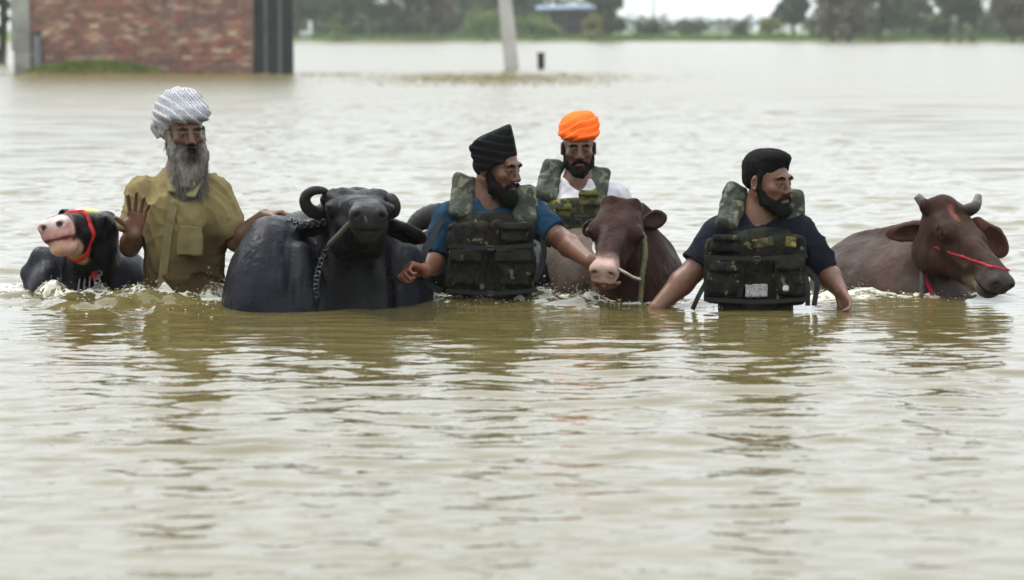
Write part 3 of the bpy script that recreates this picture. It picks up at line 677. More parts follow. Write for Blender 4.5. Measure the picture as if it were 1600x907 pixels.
def hand(S, w, d, n, side, skin, k=1.0, curl=(35, 40, 45, 50), spread=4, thumb=(45, 25), tip=None):
    """w wrist, d direction of the fingers, n palm normal, side +1: thumb on local -x"""
    y = nrm(d); z = nrm(np.asarray(n) - y * np.dot(n, y)); x = np.cross(y, z) * side
    P = lambda a, b, c: w + (x * a + y * b + z * c) * k
    for xi in (-.030, -.010, .010, .029): S.add(Cap(P(xi * .55, .004, 0), P(xi, .084, 0), .0145 * k, .0125 * k), .010, skin)
    S.add(Cap(P(-.022, .02, .008), P(-.034, .052, .010), .016 * k, .013 * k), .010, skin)
    L3 = ((.043, .026, .021), (.048, .030, .022), (.044, .028, .022), (.034, .021, .019))
    for f, xi in enumerate((-.031, -.0105, .010, .0295)):
        p = P(xi, .086, 0); a = 0; sp = math.radians((f - 1.5) * spread); r = .0092 if f < 3 else .008
        for j in range(3):
            a += math.radians(curl[f] * (.8, 1.1, .8)[j]); q = p + (y * math.cos(a) * math.cos(sp) + z * math.sin(a) + x * math.cos(a) * math.sin(sp)) * L3[f][j] * k
            S.add(Cap(p, q, (r - j * .0007) * k, (r - .0009 - j * .0007) * k), .004 if j else .006, skin); p = q
        S.paint(Ell(p + y * 0 - z * .0, .0055 * k), tip or tuple(np.minimum(np.array(skin) * 1.25, 1)), .003, .3)
    a0, a1 = map(math.radians, thumb)
    p = P(-.030, .030, .008); dirv = nrm(-x * math.sin(a0) + y * math.cos(a0) + z * .35); q = p + dirv * .036 * k; S.add(Cap(p, q, .0125 * k, .0105 * k), .008, skin)
    dirv = nrm(dirv + y * math.sin(a1) * .8 + z * math.sin(a1) * .6); q2 = q + dirv * .032 * k; S.add(Cap(q, q2, .0102 * k, .0085 * k), .004, skin)

def arm(S, sh, el, wr, skin, r=(.05, .041, .030)):
    sh, el, wr = (np.asarray(q, float) for q in (sh, el, wr)); S.add(Cap(sh, el, r[0], r[1]), .02, skin)
    m = el + (wr - el) * .32; S.add(Cap(el, m, r[1], r[1] * 1.03), .01, skin); S.add(Cap(m, wr, r[1] * 1.03, r[2]), .02, skin)

def trunk(S, neck, shL, shR, hip, depth=.11, off=0.0, col=None, wide=1.0, k=.05):
    """rib cage, waist, pelvis and shoulder girdle from four points"""
    neck, shL, shR, hip = (np.asarray(q, float) for q in (neck, shL, shR, hip)); sw = np.linalg.norm(shR - shL) / 2 * wide; ax = nrm(shR - shL); up = nrm(neck - hip); fw = np.cross(up, ax); R = np.stack([ax, nrm(fw), up], 1)
    mid = (shL + shR) / 2; L = np.linalg.norm(mid - hip); ch = mid - up * L * .30
    S.add(Ell(ch, (sw * .84 + off, depth + off, L * .46 + off), R), .02, col)
    S.add(Ell(mid - up * L * .72 - np.array([0, .01, 0]), (sw * .74 + off, depth * .98 + off, L * .42 + off), R), k, col)
    S.add(Ell(hip, (sw * .78 + off, depth * .95 + off, .15 + off), R), k, col)
    S.add(Cap(shL, shR, .044 + off, .044 + off), k * .6, col)
    S.add(Cap(neck - up * .02, mid - up * .02, .06 + off, .085 + off), .06, col)
    for s in (-1, 1): S.add(Ell(ch + ax * s * sw * .38 - R[:, 1] * depth * .62 + up * .05, (sw * .36 + off, .05 + off, .075 + off), R), .03, col)
    return R

def legs(S, hip, R, skin, bed=BED, stance=.11):
    for s in (-1, 1):
        h = hip + R[:, 0] * s * .09; kn = np.array([h[0] + s * .02, h[1] - .04, (h[2] - .05 + bed) / 2 + .03]); an = np.array([h[0] + s * .03, h[1] + .02, bed + .08])
        S.add(Cap(h, kn, .085, .06), .04, skin); S.add(Cap(kn, an, .058, .042), .02, skin); S.add(Cap(an - [0, 0, .03], an + [s * .02, -.15, -.045], .042, .034), .03, skin)

def folds(amp=.006, sc=(9, 9, 5), seed=1, slant=(.6, 0, 1)):
    """sharp-crested cloth creases running down the slant"""
    def f(V):
        q = V.copy(); q[:, 0] += V[:, 2] * slant[0] * .5 + .05 * noise(V, 6, seed + 9); q[:, 2] += .05 * noise(V, 8, seed + 8)
        a = noise(q, sc, seed); b = noise(q, np.array(sc) * 2.0, seed + 1); c = noise(q + 3, np.array([sc[2], sc[1], sc[0]]) * 1.2, seed + 3)
        return amp * ((1 - np.abs(a)) ** 3 * 1.3 - .45 + .55 * (1 - np.abs(b)) ** 3 + .5 * (1 - np.abs(c)) ** 3 - .3) + .0012 * noise(V, 60, seed + 2)
    return f

def pad(c, Y, th, dY_top=0.0, rad=.016):
    """padded slab from four photo corners (top-left, top-right, bottom-right, bottom-left) at distance Y; dY_top leans the top away"""
    tl, tr, br, bl = (np.asarray(W(u, v, Y + (dY_top if i < 2 else 0)), float) for i, (u, v) in enumerate(c))
    cen = (tl + tr + br + bl) / 4; up = nrm((tl + tr) - (bl + br)); hx = (np.linalg.norm(tr - tl) + np.linalg.norm(br - bl)) / 4; hz = (np.linalg.norm(tl - bl) + np.linalg.norm(tr - br)) / 4
    ax = nrm((tr + br) - (tl + bl)); ax = nrm(ax - up * (ax @ up)); R = np.stack([ax, np.cross(up, ax), up], 1)
    return Box(cen, (hx, th, hz), rad, R), R, cen, (hx, th, hz)

def strap(name, pts, w, th, mt, parent, n=20):
    """flat webbing ribbon along points, w wide in the vertical plane seen from the front"""
    P = spline(pts, n); T = np.gradient(P, axis=0); V = []; F = []
    for p, t in zip(P, T):
        t = nrm(t); s = nrm(np.cross(t, [0, 1, 0.001])); q = np.cross(s, t)
        V += [p - s * w / 2 - q * th / 2, p + s * w / 2 - q * th / 2, p + s * w / 2 + q * th / 2, p - s * w / 2 + q * th / 2]
    for i in range(len(P) - 1):
        for k in range(4): F.append((i * 4 + k, i * 4 + (k + 1) % 4, i * 4 + 4 + (k + 1) % 4, i * 4 + 4 + k))
    F += [(3, 2, 1, 0), tuple((len(P) - 1) * 4 + k for k in range(4))]
    return mesh_obj(name, V, F, mt, parent, smooth=False)

def rope(name, pts, r, mt, parent, n=40, twist=True):
    P = spline(pts, n); k = np.arange(len(P)); rr = r * (1 + (.16 * np.sin(k * 2.2) if twist else 0)); V, F = tube(P, rr, 7); return mesh_obj(name, V, F, mt, parent)

def tufts(name, roots, dirs, length, rad, mt, parent, col, wob=.25):
    """many thin tapering locks as one piece of hair"""
    V = []; F = []; cc = []
    for p, d in zip(roots, dirs):
        d = nrm(d); l = length * random.uniform(.6, 1.25); s = nrm(np.cross(d, rng.normal(size=3))); q = np.cross(d, s); b = rng.normal(0, wob, 3) * l; o = len(V); r = rad * random.uniform(.6, 1.2); ck = np.asarray(col) * random.uniform(.5, 1.5)
        for t, w_ in ((0, 1), (.5, .8), (1, .08)):
            c = p + d * l * t + b * t * t
            for a in (0, 2.1, 4.2): V.append(c + (s * math.cos(a) + q * math.sin(a)) * r * w_); cc.append(ck)
        for i in (0, 3):
            for k in range(3): F.append((o + i + k, o + i + (k + 1) % 3, o + i + 3 + (k + 1) % 3, o + i + 3 + k))
    return mesh_obj(name, V, F, mt, parent, col=np.array(cc))

def person(label, u, Y): p = W(u, 470, Y); return thing('person', label, 'person', (p[0], Y, BED))

# ------------------------------------------------------------------ bearded man in the khaki shirt
Y1 = 11.6; SK1 = (.090, .040, .022)
p1 = person('grey bearded man in white turban and wet khaki shirt raising one palm', 275, Y1)
H1 = HeadF(W(289, 205, Y1 - .02), yaw(20, -3), k=.97)
shl, shr, neck, hip = W(226, 306, Y1), W(334, 304, Y1), W(284, 272, Y1), W(274, 480, Y1)
S = SDF(); human_head(S, H1, SK1, neck, lips=(.10, .036, .032))
R = trunk(S, neck, shl, shr, hip, col=SK1); legs(S, hip, R, SK1)
elA, wrA = W(203, 386, Y1 - .02), W(209, 366, Y1 - .20)
arm(S, shl, elA, wrA, SK1); hand(S, wrA, W(217, 320, Y1 - .22) - wrA, (.15, -1, .1), 1, SK1, .98, curl=(14, 10, 16, 22), spread=9, thumb=(62, 10))
elB, wrB = W(369, 378, Y1 - .03), W(414, 338, Y1 - .12)
arm(S, shr, elB, wrB, SK1); hand(S, wrB, (1, -.30, .10), (.1, -.35, -1), 1, SK1, 1.0, curl=(34, 34, 36, 38), spread=3, thumb=(30, 20))
ORDER = 0
S.paint(Ell(W(214, 346, Y1 - .26), (.05, .045, .06)), (.15, .066, .042), .02, .8)
build(S, 'body', SKIN, p1, .0055, zlow=-.15, fy=[(H1.c[1] - .13, H1.c[1] + .05, .003)], fx=[(W(405, 0, Y1)[0], W(470, 0, Y1)[0], .0033), (H1.c[0] - .1, H1.c[0] + .1, .0025), (W(190, 0, Y1)[0], W(250, 0, Y1)[0], .0032), (W(405, 0, Y1)[0], W(456, 0, Y1)[0], .0035)], fz=[(W(0, 365, Y1)[2], W(0, 312, Y1)[2], .0033), (H1.c[2] - .10, H1.c[2] + .04, .0022), (W(0, 375, Y1)[2], W(0, 312, Y1)[2], .0032)])
KH, KW = (.165, .128, .055), (.062, .041, .018)
S = SDF(); trunk(S, neck, shl, shr, W(274, 478, Y1), depth=.118, off=.014, col=KH, k=.06)
S.add(Cap(shl, shl + (elA - shl) * .72, .074, .066, fb=True), .03, KH); S.add(Cap(shr, shr + (elB - shr) * .93, .076, .062, fb=True), .03, KH)
S.add(Cap(W(335, 330, Y1), W(330, 470, Y1), .05), .06, KH)
S.sub(Cap(W(284, 262, Y1 - .02), W(284, 300, Y1 - .14), .062, .05), .012); S.sub(Cap(W(279, 288, Y1 - .16), W(271, 318, Y1 - .17), .030, .006), .008); S.sub(Ell(W(285, 262, Y1), (.075, .08, .06)), .01)
zz = W(0, 372, Y1)[2]
shirt = build(S, 'shirt', CLOTH, p1, .0055, disp=folds(.0105, (14, 14, 6), 3, (.9, 0, 1)), zlow=-.15)
# the lower part of the shirt is soaked
me = shirt.data; n = len(me.vertices); co = np.zeros(n * 3); me.vertices.foreach_get('co', co); co = co.reshape(-1, 3) + np.array(p1.location)
wet = np.clip((zz + .07 * fbm(co, (6, 6, 3), 77, 3) + .12 * np.clip((co[:, 0] - W(255, 0, Y1)[0]) / .2, 0, 1) - co[:, 2]) / .09, 0, 1)[:, None]
c4 = np.ones((n, 4)); c4[:, :3] = np.array(KH) * (1 - wet) + np.array(KW) * wet; me.attributes['Col'].data.foreach_set('color', c4.astype(np.float32).ravel())
# placket, collar, pocket
def ribbon_on(name, pts, w, th, parent, mt, col):
    P = spline(pts, 20); S = SDF()
    for a, b in zip(P[:-1], P[1:]): S.add(Cap(a, b, w / 2), .002, col)
    return S
fr = Y1 - .142
pl = [W(272, 318, fr), W(266, 345, fr - .008), W(258, 400, fr - .004), W(252, 455, fr + .01)]
strap('placket', pl, .034, .010, mat('khaki placket', (.135, .108, .05), .85, nscale=25, namt=.2, bump=.3, bscale=400), shirt)
BUT = mat('dull button', (.12, .10, .06), .5)
for q in (.02, .35, .68):
    c = spline(pl, 20)[int(q * 19)]; V, F = tube([c + [0, -.009, 0], c + [0, -.006, 0], c + [0, -.003, 0]], .006, 8); mesh_obj('button', V, F, BUT, shirt, smooth=False)
for c4_, nm in (([(258, 262), (266, 268), (276, 306), (262, 296)], 'collar'), ([(318, 280), (306, 283), (288, 312), (306, 304)], 'collar')):
    B, Rr, cen, hh = pad(c4_, Y1 - .135, .008, .06, .006); S = SDF(); S.add(B, .002, (.18, .148, .08)); build(S, nm, CLOTH, shirt, .004, disp=lambda V: .003 * noise(V, 30, 4))
B, Rr, cen, hh = pad([(277, 355), (318, 352), (315, 398), (278, 400)], fr - .002, .010, .004, .006); S = SDF(); S.add(B, .002, (.13, .102, .048)); build(S, 'pocket', CLOTH, shirt, .004, disp=lambda V: .005 * noise(V, 22, 5))
# beard: grey outside, dark round the mouth
S = SDF(); GB, DB = (.16, .148, .125), (.012, .009, .008)
for x in (-1, 1):
    S.add(H1.cap((x * .069, .008, -.012), (x * .056, .04, -.085), .016, .03), .02, GB)
    S.add(H1.cap((x * .03, .088, -.057), (x * .046, .07, -.085), .010, .014), .012, DB)
S.add(H1.ell((0, .07, -.10), (.062, .042, .045)), .02, DB); S.add(H1.cap((0, .072, -.11), (.012, .085, -.205), .062, .036), .04, GB); S.add(H1.ell((.0, .075, -.165), (.070, .042, .075)), .04, GB)
S.add(H1.cap((-.04, .05, -.12), (-.05, .06, -.19), .03, .015), .03, GB)
S.sub(H1.ell((0, .118, -.0735), (.018, .03, .008)), .004); S.sub(H1.ell((0, .09, -.012), (.046, .05, .042)), .012)
S.paint(H1.ell((0, .10, -.090), (.047, .05, .055)), DB, .020)
hb = lambda V: .006 * noise(V, (95, 95, 16), 5) + .004 * noise(V, (190, 190, 30), 6)
bd = build(S, 'beard', BEARD, p1, .004, disp=hb)
rt = []; dr = []
for i in range(1300):
    x = random.uniform(-.072, .072); z = random.uniform(-.245, -.09); y = .06 + .05 * math.sqrt(max(0, 1 - (x / .08) ** 2)); rt.append(H1.p(x * (1 - .35 * max(0, (-z - .2) / .08)), y - (.02 if z < -.24 else 0), z)); dr.append(H1.R @ np.array([x * 2.2 + random.gauss(0, .12), .25, -1]))
tufts('beard_locks', rt, dr, .055, .0015, BEARD, bd, GB, .18)
rt = [H1.p(x * .075, random.uniform(-.02, .02), random.uniform(-.06, -.005)) for x in (-1, 1) for i in range(110)]
tufts('sideburn', rt, [H1.R @ np.array([random.gauss(0, .15), .25, -1]) for _ in rt], .045, .0013, BEARD, bd, (.10, .09, .08), .15)
S = SDF(); S.add(H1.ell((0, -.03, -.005), (.078, .07, .055)), .02, (.03, .025, .022)); S.cut(H1.half((0, .018, 0), (0, -1, 0)), .006); build(S, 'hair', BEARD, p1, .005, disp=hb)
eyebrows(p1, H1, (.03, .027, .024))
# turban: white cloth with a small grey print, wound in slanting folds
TW = mat('printed white turban cloth', (.60, .60, .61), .9, nscale=30, namt=.08, bump=.3, bscale=420)
N, L = TW.node_tree.nodes, TW.node_tree.links; sc = [q for q in N if q.type == 'VECT_MATH'][0]; tcx = [q for q in N if q.type == 'TEX_COORD'][0]
vo = N.new('ShaderNodeTexWave'); vo.inputs['Scale'].default_value = 34; vo.inputs['Distortion'].default_value = 5; vo.inputs['Detail'].default_value = 3; vo.inputs['Detail Scale'].default_value = 4; mpv = N.new('ShaderNodeMapping'); mpv.inputs['Rotation'].default_value = (0, .75, 0); L.new(tcx.outputs['Object'], mpv.inputs[0]); L.new(mpv.outputs[0], vo.inputs['Vector'])
mrv = N.new('ShaderNodeMapRange'); mrv.inputs[1].default_value = .10; mrv.inputs[2].default_value = .55; L.new(vo.outputs['Fac'], mrv.inputs[0]); mxv = N.new('ShaderNodeMix'); mxv.data_type = 'RGBA'; mxv.inputs[6].default_value = (.17, .17, .19, 1); mxv.inputs[7].default_value = (.37, .37, .385, 1); L.new(mrv.outputs[0], mxv.inputs[0]); L.new(mxv.outputs[2], sc.inputs[0])
def wraps(H, tilt, n, amp, sc=1.0, seed=0, front=0):
    def f(V):
        q = H.loc(V); x, y, z = q[:, 0], q[:, 1], q[:, 2]
        s = (z + tilt * x + front * np.abs(x)) * n + .30 * noise(q, 8, seed)
        fr = s - np.floor(s); return amp * (np.minimum(1, fr * 1.25) - .5 - 3.2 * np.maximum(0, fr - .82)) + .0008 * noise(q, 45, seed + 1)
    return f
S = SDF(); S.add(H1.ell((.0, -.01, .080), (.108, .122, .062)), .02, None); S.add(H1.ell((.01, -.035, .105), (.095, .105, .068)), .02); S.add(H1.ell((.052, -.055, .050), (.072, .08, .092)), .03); S.add(H1.ell((.01, .0, .065), (.104, .118, .035)), .015); S.add(H1.ell((.012, -.02, .135), (.07, .07, .042)), .03)
S.sub(H1.ell((0, .02, -.03), (.085, .10, .072)), .01)
build(S, 'turban', TW, p1, .004, disp=wraps(H1, -.75, 24, .009, seed=2))
V, F = tube(spline([H1.p(.095, -.05, .055), H1.p(.122, -.045, .015), H1.p(.100, -.04, -.03)], 10), np.linspace(.02, .012, 11), 8); mesh_obj('turban_tail', V, F, TW, p1)

# ------------------------------------------------------------------ vests
def vest(name, p, Y, body, pads, panels, pockets, straps, front, cm, cmp_, armholes, top, bottom_z, mid=None, dpt=.118):
    """buoyancy vest: padded torso shell > collar pads, front panels, pockets, straps, buckles"""
    neck, sl, sr, hip = body
    S = SDF(); trunk(S, neck, sl, sr, hip, depth=dpt, off=.028, k=.06)
    for a, b, r in armholes: S.sub(Cap(a, b, r), .015)
    S.cut(Half(W(0, top, Y), (0, -.25, -1)), .012)
    v = build(S, name, cm, p, .006, disp=lambda V: .006 * fbm(V, (11, 11, 9), 13, 3), zlow=-.15)
    for c, Yp, lean, th in pads:
        B, Rr, cen, hh = pad(c, Yp, th, lean, .026); S = SDF(); S.add(B, .005)
        q = build(S, 'collar_pad', cmp_, v, .005, disp=lambda V: .009 * fbm(V, 12, 17, 3))
    for c, dy, th, m_ in panels:
        B, Rr, cen, hh = pad(c, Y - front + dy, th, .03, .028); S = SDF(); S.add(B, .004); build(S, 'front_panel', m_ or cm, v, .005, disp=lambda V: .010 * fbm(V, 13, 19, 3))
    for c, dy, th, m_ in pockets:
        B, Rr, cen, hh = pad(c, Y - front + dy, th, .015, .014); S = SDF(); S.add(B, .004); q = build(S, 'pocket', m_ or cm, v, .005, disp=lambda V: .008 * fbm(V, 17, 23, 3))
        tl, tr, br, bl = c; fl = [(tl[0] - 1, tl[1] - 2), (tr[0] + 1, tr[1] - 2), (tr[0] + 1, tr[1] * .68 + br[1] * .32), (tl[0] - 1, tl[1] * .68 + bl[1] * .32)]
        B2, *_ = pad(fl, Y - front + dy - .012, th * .8, .012, .008); S = SDF(); S.add(B2, .003); build(S, 'flap', m_ or cm, q, .005, disp=lambda V: .004 * fbm(V, 20, 29, 3))
    for pts, w_, bk in straps:
        strap('strap', pts, w_, .005, WEB, v)
        if bk:
            c = pts[len(pts) // 2]; B = Box(np.asarray(c) + [0, -.008, 0], (.015, .007, .011), .004); S = SDF(); S.add(B, .002); S.sub(Box(np.asarray(c) + [0, -.018, 0], (.008, .008, .004), .002), .002); build(S, 'buckle', PLASTIC, v, .003)
    return v

# ------------------------------------------------------------------ man in the black turban
Y2 = 11.37; SK2 = (.100, .043, .024)
p2 = person('bearded man in tall black turban, blue shirt and camouflage vest looking sideways', 768, Y2)
H2 = HeadF(W(776, 260, Y2 - .03), yaw(56, -8), up=(.06, -.02, 1), k=.97)
neck, shl, shr, hip = W(766, 315, Y2), W(704, 345, Y2), W(829, 338, Y2 + .01), W(765, 515, Y2)
S = SDF(); human_head(S, H2, SK2, neck, lips=(.08, .032, .028), neck_r=.058); R = trunk(S, neck, shl, shr, hip, col=SK2); legs(S, hip, R, SK2)
elA, wrA = W(682, 408, Y2 - .05), W(664, 423, Y2 - .24)
arm(S, shl, elA, wrA, SK2); hand(S, wrA, W(630, 416, Y2 - .30) - wrA, (.35, -.35, -1.0), 1, (.17, .066, .038), .98, curl=(72, 74, 74, 74), spread=2, thumb=(30, 45))
elB, wrB = W(876, 374, Y2 - .08), W(921, 408, Y2 - .37)
arm(S, shr, elB, wrB, SK2, r=(.052, .043, .031)); hand(S, wrB, W(945, 452, Y2 - .40) - wrB, (.5, .7, .0), -1, SK2, .98, curl=(38, 42, 46, 50), spread=3, thumb=(35, 25))
build(S, 'body', SKIN, p2, .0055, zlow=-.15, fy=[(H2.c[1] - .13, H2.c[1] + .05, .003)], fx=[(H2.c[0] - .11, H2.c[0] + .11, .0025), (W(622, 0, Y2)[0], W(670, 0, Y2)[0], .0033)], fz=[(H2.c[2] - .10, H2.c[2] + .04, .0022), (W(0, 450, Y2)[2], W(0, 395, Y2)[2], .0033)])
BL = (.008, .028, .052); S = SDF(); trunk(S, neck, shl, shr, hip, depth=.116, off=.012, col=BL, k=.06)
S.add(Cap(shl, shl + (elA - shl) * .86, .072, .064, fb=True), .03, BL); S.add(Cap(shr, shr + (elB - shr) * .78, .07, .062, fb=True), .03, BL)
S.sub(Cap(W(768, 290, Y2 - .04), W(770, 318, Y2 - .12), .066, .05), .01); S.sub(Ell(W(767, 298, Y2), (.07, .08, .06)), .01)
build(S, 'shirt', CLOTH, p2, .0055, disp=folds(.007, (15, 15, 8), 5, (-.8, 0, 1)), zlow=-.15)
V2 = vest('life_vest', p2, Y2, (neck, shl, shr, hip),
     [([(708, 268), (748, 281), (741, 345), (700, 338)], Y2 - .09, .14, .030), ([(800, 284), (836, 291), (840, 348), (796, 352)], Y2 - .085, .08, .028)],
     [([(700, 345), (764, 348), (762, 462), (694, 458)], .0, .024, None), ([(768, 348), (836, 345), (838, 460), (766, 462)], .0, .024, None)],
     [([(704, 392), (752, 394), (750, 448), (702, 446)], -.035, .017, None), ([(776, 394), (830, 392), (830, 446), (777, 448)], -.035, .017, None), ([(783, 352), (826, 350), (824, 378), (785, 380)], -.032, .014, None)],
     [([W(700, 385, Y2 - .19), W(766, 388, Y2 - .215), W(838, 383, Y2 - .19)], .015, True), ([W(697, 455, Y2 - .17), W(766, 459, Y2 - .20), W(840, 454, Y2 - .17)], .015, True), ([W(690, 342, Y2 - .13), W(662, 402, Y2 - .23), W(664, 440, Y2 - .2), W(690, 455, Y2 - .16)], .022, False), ([W(845, 350, Y2 - .08), W(850, 400, Y2 - .1), W(836, 440, Y2 - .14)], .022, False)],
     .148, CAMO_D, CAMO_P, [(shl, elA, .078), (shr, elB, .078)], 338, -.2)
# beard, hair at the nape, tall peaked turban
BKB = (.006, .005, .0045)
def short_beard(p, H, col, L=.03, drop=.0, full=1.0, seed=3, n=700):
    S = SDF()
    for x in (-1, 1):
        S.add(H.cap((x * .068, .006, -.018), (x * .054, .035, -.08), .012, .024 * full), .02, col)
        S.add(H.cap((x * .045, .045, -.085), (x * .012, .082, -.112), .026 * full, .026), .02, col)
        S.add(H.cap((x * .006, .107, -.056), (x * .036, .088, -.073), .0085, .007), .008, col)
    S.add(H.ell((0, .078, -.115 - drop / 2), (.040 * full, .035, .030 + drop / 2)), .02, col)
    S.sub(H.ell((0, .115, -.0735), (.017, .03, .0075)), .004); S.sub(H.ell((0, .10, -.015), (.05, .055, .037)), .01)
    b = build(S, 'beard', BEARD, p, .004, disp=lambda V: .004 * noise(V, (110, 110, 30), seed) + .003 * noise(V, (220, 220, 60), seed + 1))
    rt = []; dr = []
    for i in range(n):
        a = random.uniform(-1.5, 1.5); x = .056 * math.sin(a); y = .03 + .075 * math.cos(a); z = random.uniform(-.138 - drop, -.098) + .03 * abs(x) / .056; rt.append(H.p(x * .9, y * .92, z)); dr.append(H.R @ np.array([math.sin(a) * .8, math.cos(a) * .6, -1]))
    tufts('beard_locks', rt, dr, L, .0013, BEARD, b, col, .15); return b
eyebrows(p2, H2); short_beard(p2, H2, BKB, .025, .012, 1.1)
S = SDF(); S.add(H2.ell((0, -.035, .0), (.078, .068, .06)), .02, BKB); S.cut(H2.half((0, .0, 0), (0, -1, 0)), .006); build(S, 'hair', BEARD, p2, .005)
TB = mat('black turban cloth', (.0045, .0045, .005), .85, nscale=40, namt=.3, bump=.5, bscale=500, spec=.1)
poly = [(732, 229), (742, 219), (766, 207), (796, 195), (802, 212), (807, 244), (792, 245), (768, 258), (757, 267), (748, 269), (738, 252)]
cen = np.mean(poly, 0); hullp = []
def hull_planes(poly, Y, half, k=.012):
    P = [W(u, v, Y) for u, v in poly]; c = np.mean(P, 0); pl = []
    for a, b in zip(P, P[1:] + P[:1]):
        t = nrm(b - a); n = np.array([t[2], 0, -t[0]]); n = n if n @ (a - c) > 0 else -n; pl.append((n, a))
    for s in (-1, 1):
        for q in (0, 35, -35):
            n = rot('z', q) @ np.array([0, s, 0]); pl.append((n, c + n * half * (1.0 if q == 0 else 1.02)))
        for q in (28,): n = nrm([0, s, .55]); pl.append((n, c + n * half * 1.02))
    return Hull(pl, c - .25, c + .25, k)
S = SDF(); S.add(hull_planes([(732, 231), (740, 220), (766, 207), (797, 194), (803, 214), (808, 246), (770, 262), (748, 271), (739, 252)], H2.c[1], .098), .001); S.sub(Cap(H2.p(.0, .115, .005), H2.p(0, .06, -.06), .06, .075), .012)
build(S, 'turban', TB, p2, .004, disp=wraps(H2, .25, 30, .006, seed=5, front=-.35))

# ------------------------------------------------------------------ man in the orange turban
Y3 = 12.75; SK3 = (.085, .037, .021)
p3 = person('bearded man in orange turban and camouflage vest standing behind the brown cow', 903, Y3)
H3 = HeadF(W(904, 229, Y3), yaw(2, -6), k=.92)
neck, shl, shr, hip = W(904, 283, Y3), W(846, 310, Y3), W(960, 312, Y3), W(904, 460, Y3)
S = SDF(); human_head(S, H3, SK3, neck); R = trunk(S, neck, shl, shr, hip, col=SK3); legs(S, hip, R, SK3)
elA, wrA = W(838, 392, Y3 - .05), W(862, 440, Y3 - .18); arm(S, shl, elA, wrA, SK3); hand(S, wrA, (.5, -.5, -.6), (.8, .2, .4), 1, SK3, curl=(40, 42, 44, 46))
elB, wrB = W(985, 392, Y3 - .02), W(985, 400, Y3 - .27); arm(S, shr, elB, wrB, SK3); hand(S, wrB, (-.3, -.8, .1), (-.2, 0, -1), -1, SK3, curl=(30, 32, 34, 36))
build(S, 'body', SKIN, p3, .006, zlow=-.15, fy=[(H3.c[1] - .13, H3.c[1] + .05, .003)], fx=[(H3.c[0] - .1, H3.c[0] + .1, .0025)], fz=[(H3.c[2] - .10, H3.c[2] + .04, .0022)])
WH = (.40, .385, .40); S = SDF(); trunk(S, neck, shl, shr, hip, depth=.116, off=.012, col=WH, k=.06); S.add(Cap(shl, shl + (elA - shl) * .8, .07, .062, fb=True), .03, WH); S.add(Cap(shr, shr + (elB - shr) * .8, .07, .062, fb=True), .03, WH)
S.sub(Cap(W(904, 262, Y3 - .05), W(900, 304, Y3 - .14), .062, .03), .01); S.sub(Ell(W(904, 268, Y3), (.07, .08, .06)), .01)
build(S, 'shirt', CLOTH, p3, .006, disp=folds(.007, (10, 10, 7), 8), zlow=-.15)
vest('life_vest', p3, Y3, (neck, shl, shr, hip),
     [([(851, 248), (883, 258), (869, 318), (834, 308)], Y3 - .09, .14, .028), ([(919, 262), (956, 267), (947, 322), (908, 312)], Y3 - .09, .14, .028)],
     [([(864, 330), (902, 331), (900, 420), (862, 420)], .0, .028, CAMO_Y), ([(905, 312), (946, 312), (946, 420), (904, 420)], -.004, .028, CAMO_Y)],
     [([(868, 322), (892, 322), (892, 342), (868, 344)], -.03, .016, CAMO_Y), ([(905, 300), (936, 299), (935, 322), (904, 324)], -.028, .016, CAMO_Y)],
     [([W(862, 338, Y3 - .18), W(904, 341, Y3 - .2), W(948, 338, Y3 - .18)], .015, True)],
     .15, CAMO_Y, CAMO_P, [(shl, elA, .076), (shr, elB, .076)], 318, -.2)
eyebrows(p3, H3); short_beard(p3, H3, BKB, .010, -.006, .8, n=500)
S = SDF(); S.add(H3.ell((0, -.035, .0), (.078, .068, .06)), .02, BKB); S.cut(H3.half((0, .0, 0), (0, -1, 0)), .006); build(S, 'hair', BEARD, p3, .005)
TO = mat('orange turban cloth', (.80, .120, .010), .85, nscale=40, namt=.12, bump=.3, bscale=500)
S = SDF(); S.add(H3.ell((-.002, -.02, .092), (.097, .108, .075)), .02); S.add(H3.ell((0, -.005, .062), (.098, .112, .042)), .02); S.add(H3.ell((-.03, -.03, .115), (.062, .07, .05)), .03); S.sub(H3.ell((0, .03, -.035), (.082, .10, .075)), .012)
build(S, 'turban', TO, p3, .004, disp=wraps(H3, .35, 30, .007, seed=9, front=.25))

# ------------------------------------------------------------------ man with short hair
Y4 = 11.08; SK4 = (.112, .050, .029)
p4 = person('bareheaded man with short black hair and beard in camouflage vest over dark shirt', 1185, Y4)
H4 = HeadF(W(1200, 283, Y4 - .03), yaw(46, -2), up=(.03, 0, 1), k=.95)
neck, shl, shr, hip = W(1188, 340, Y4), W(1122, 370, Y4), W(1248, 366, Y4), W(1180, 530, Y4)
S = SDF(); human_head(S, H4, SK4, neck, lips=(.09, .038, .032), neck_r=.060); R = trunk(S, neck, shl, shr, hip, col=SK4, depth=.115); legs(S, hip, R, SK4)
elA, wrA = W(1083, 424, Y4 - .03), W(1026, 482, Y4 - .10); arm(S, shl, elA, wrA, SK4, r=(.055, .046, .031)); hand(S, wrA, (-.5, -.2, -.8), (.3, -.9, 0), 1, SK4, curl=(24, 26, 28, 30))
elB, wrB = W(1290, 425, Y4 + .02), W(1313, 455, Y4 - .10); arm(S, shr, elB, wrB, SK4, r=(.053, .043, .030)); hand(S, wrB, (.25, -.55, -.5), (-.5, -.6, -.5), -1, (.16, .08, .055), curl=(22, 22, 26, 30), spread=7, thumb=(50, 10))
build(S, 'body', SKIN, p4, .0055, zlow=-.15, fy=[(H4.c[1] - .13, H4.c[1] + .05, .003)], fx=[(H4.c[0] - .11, H4.c[0] + .11, .0025)], fz=[(H4.c[2] - .10, H4.c[2] + .04, .0022)])
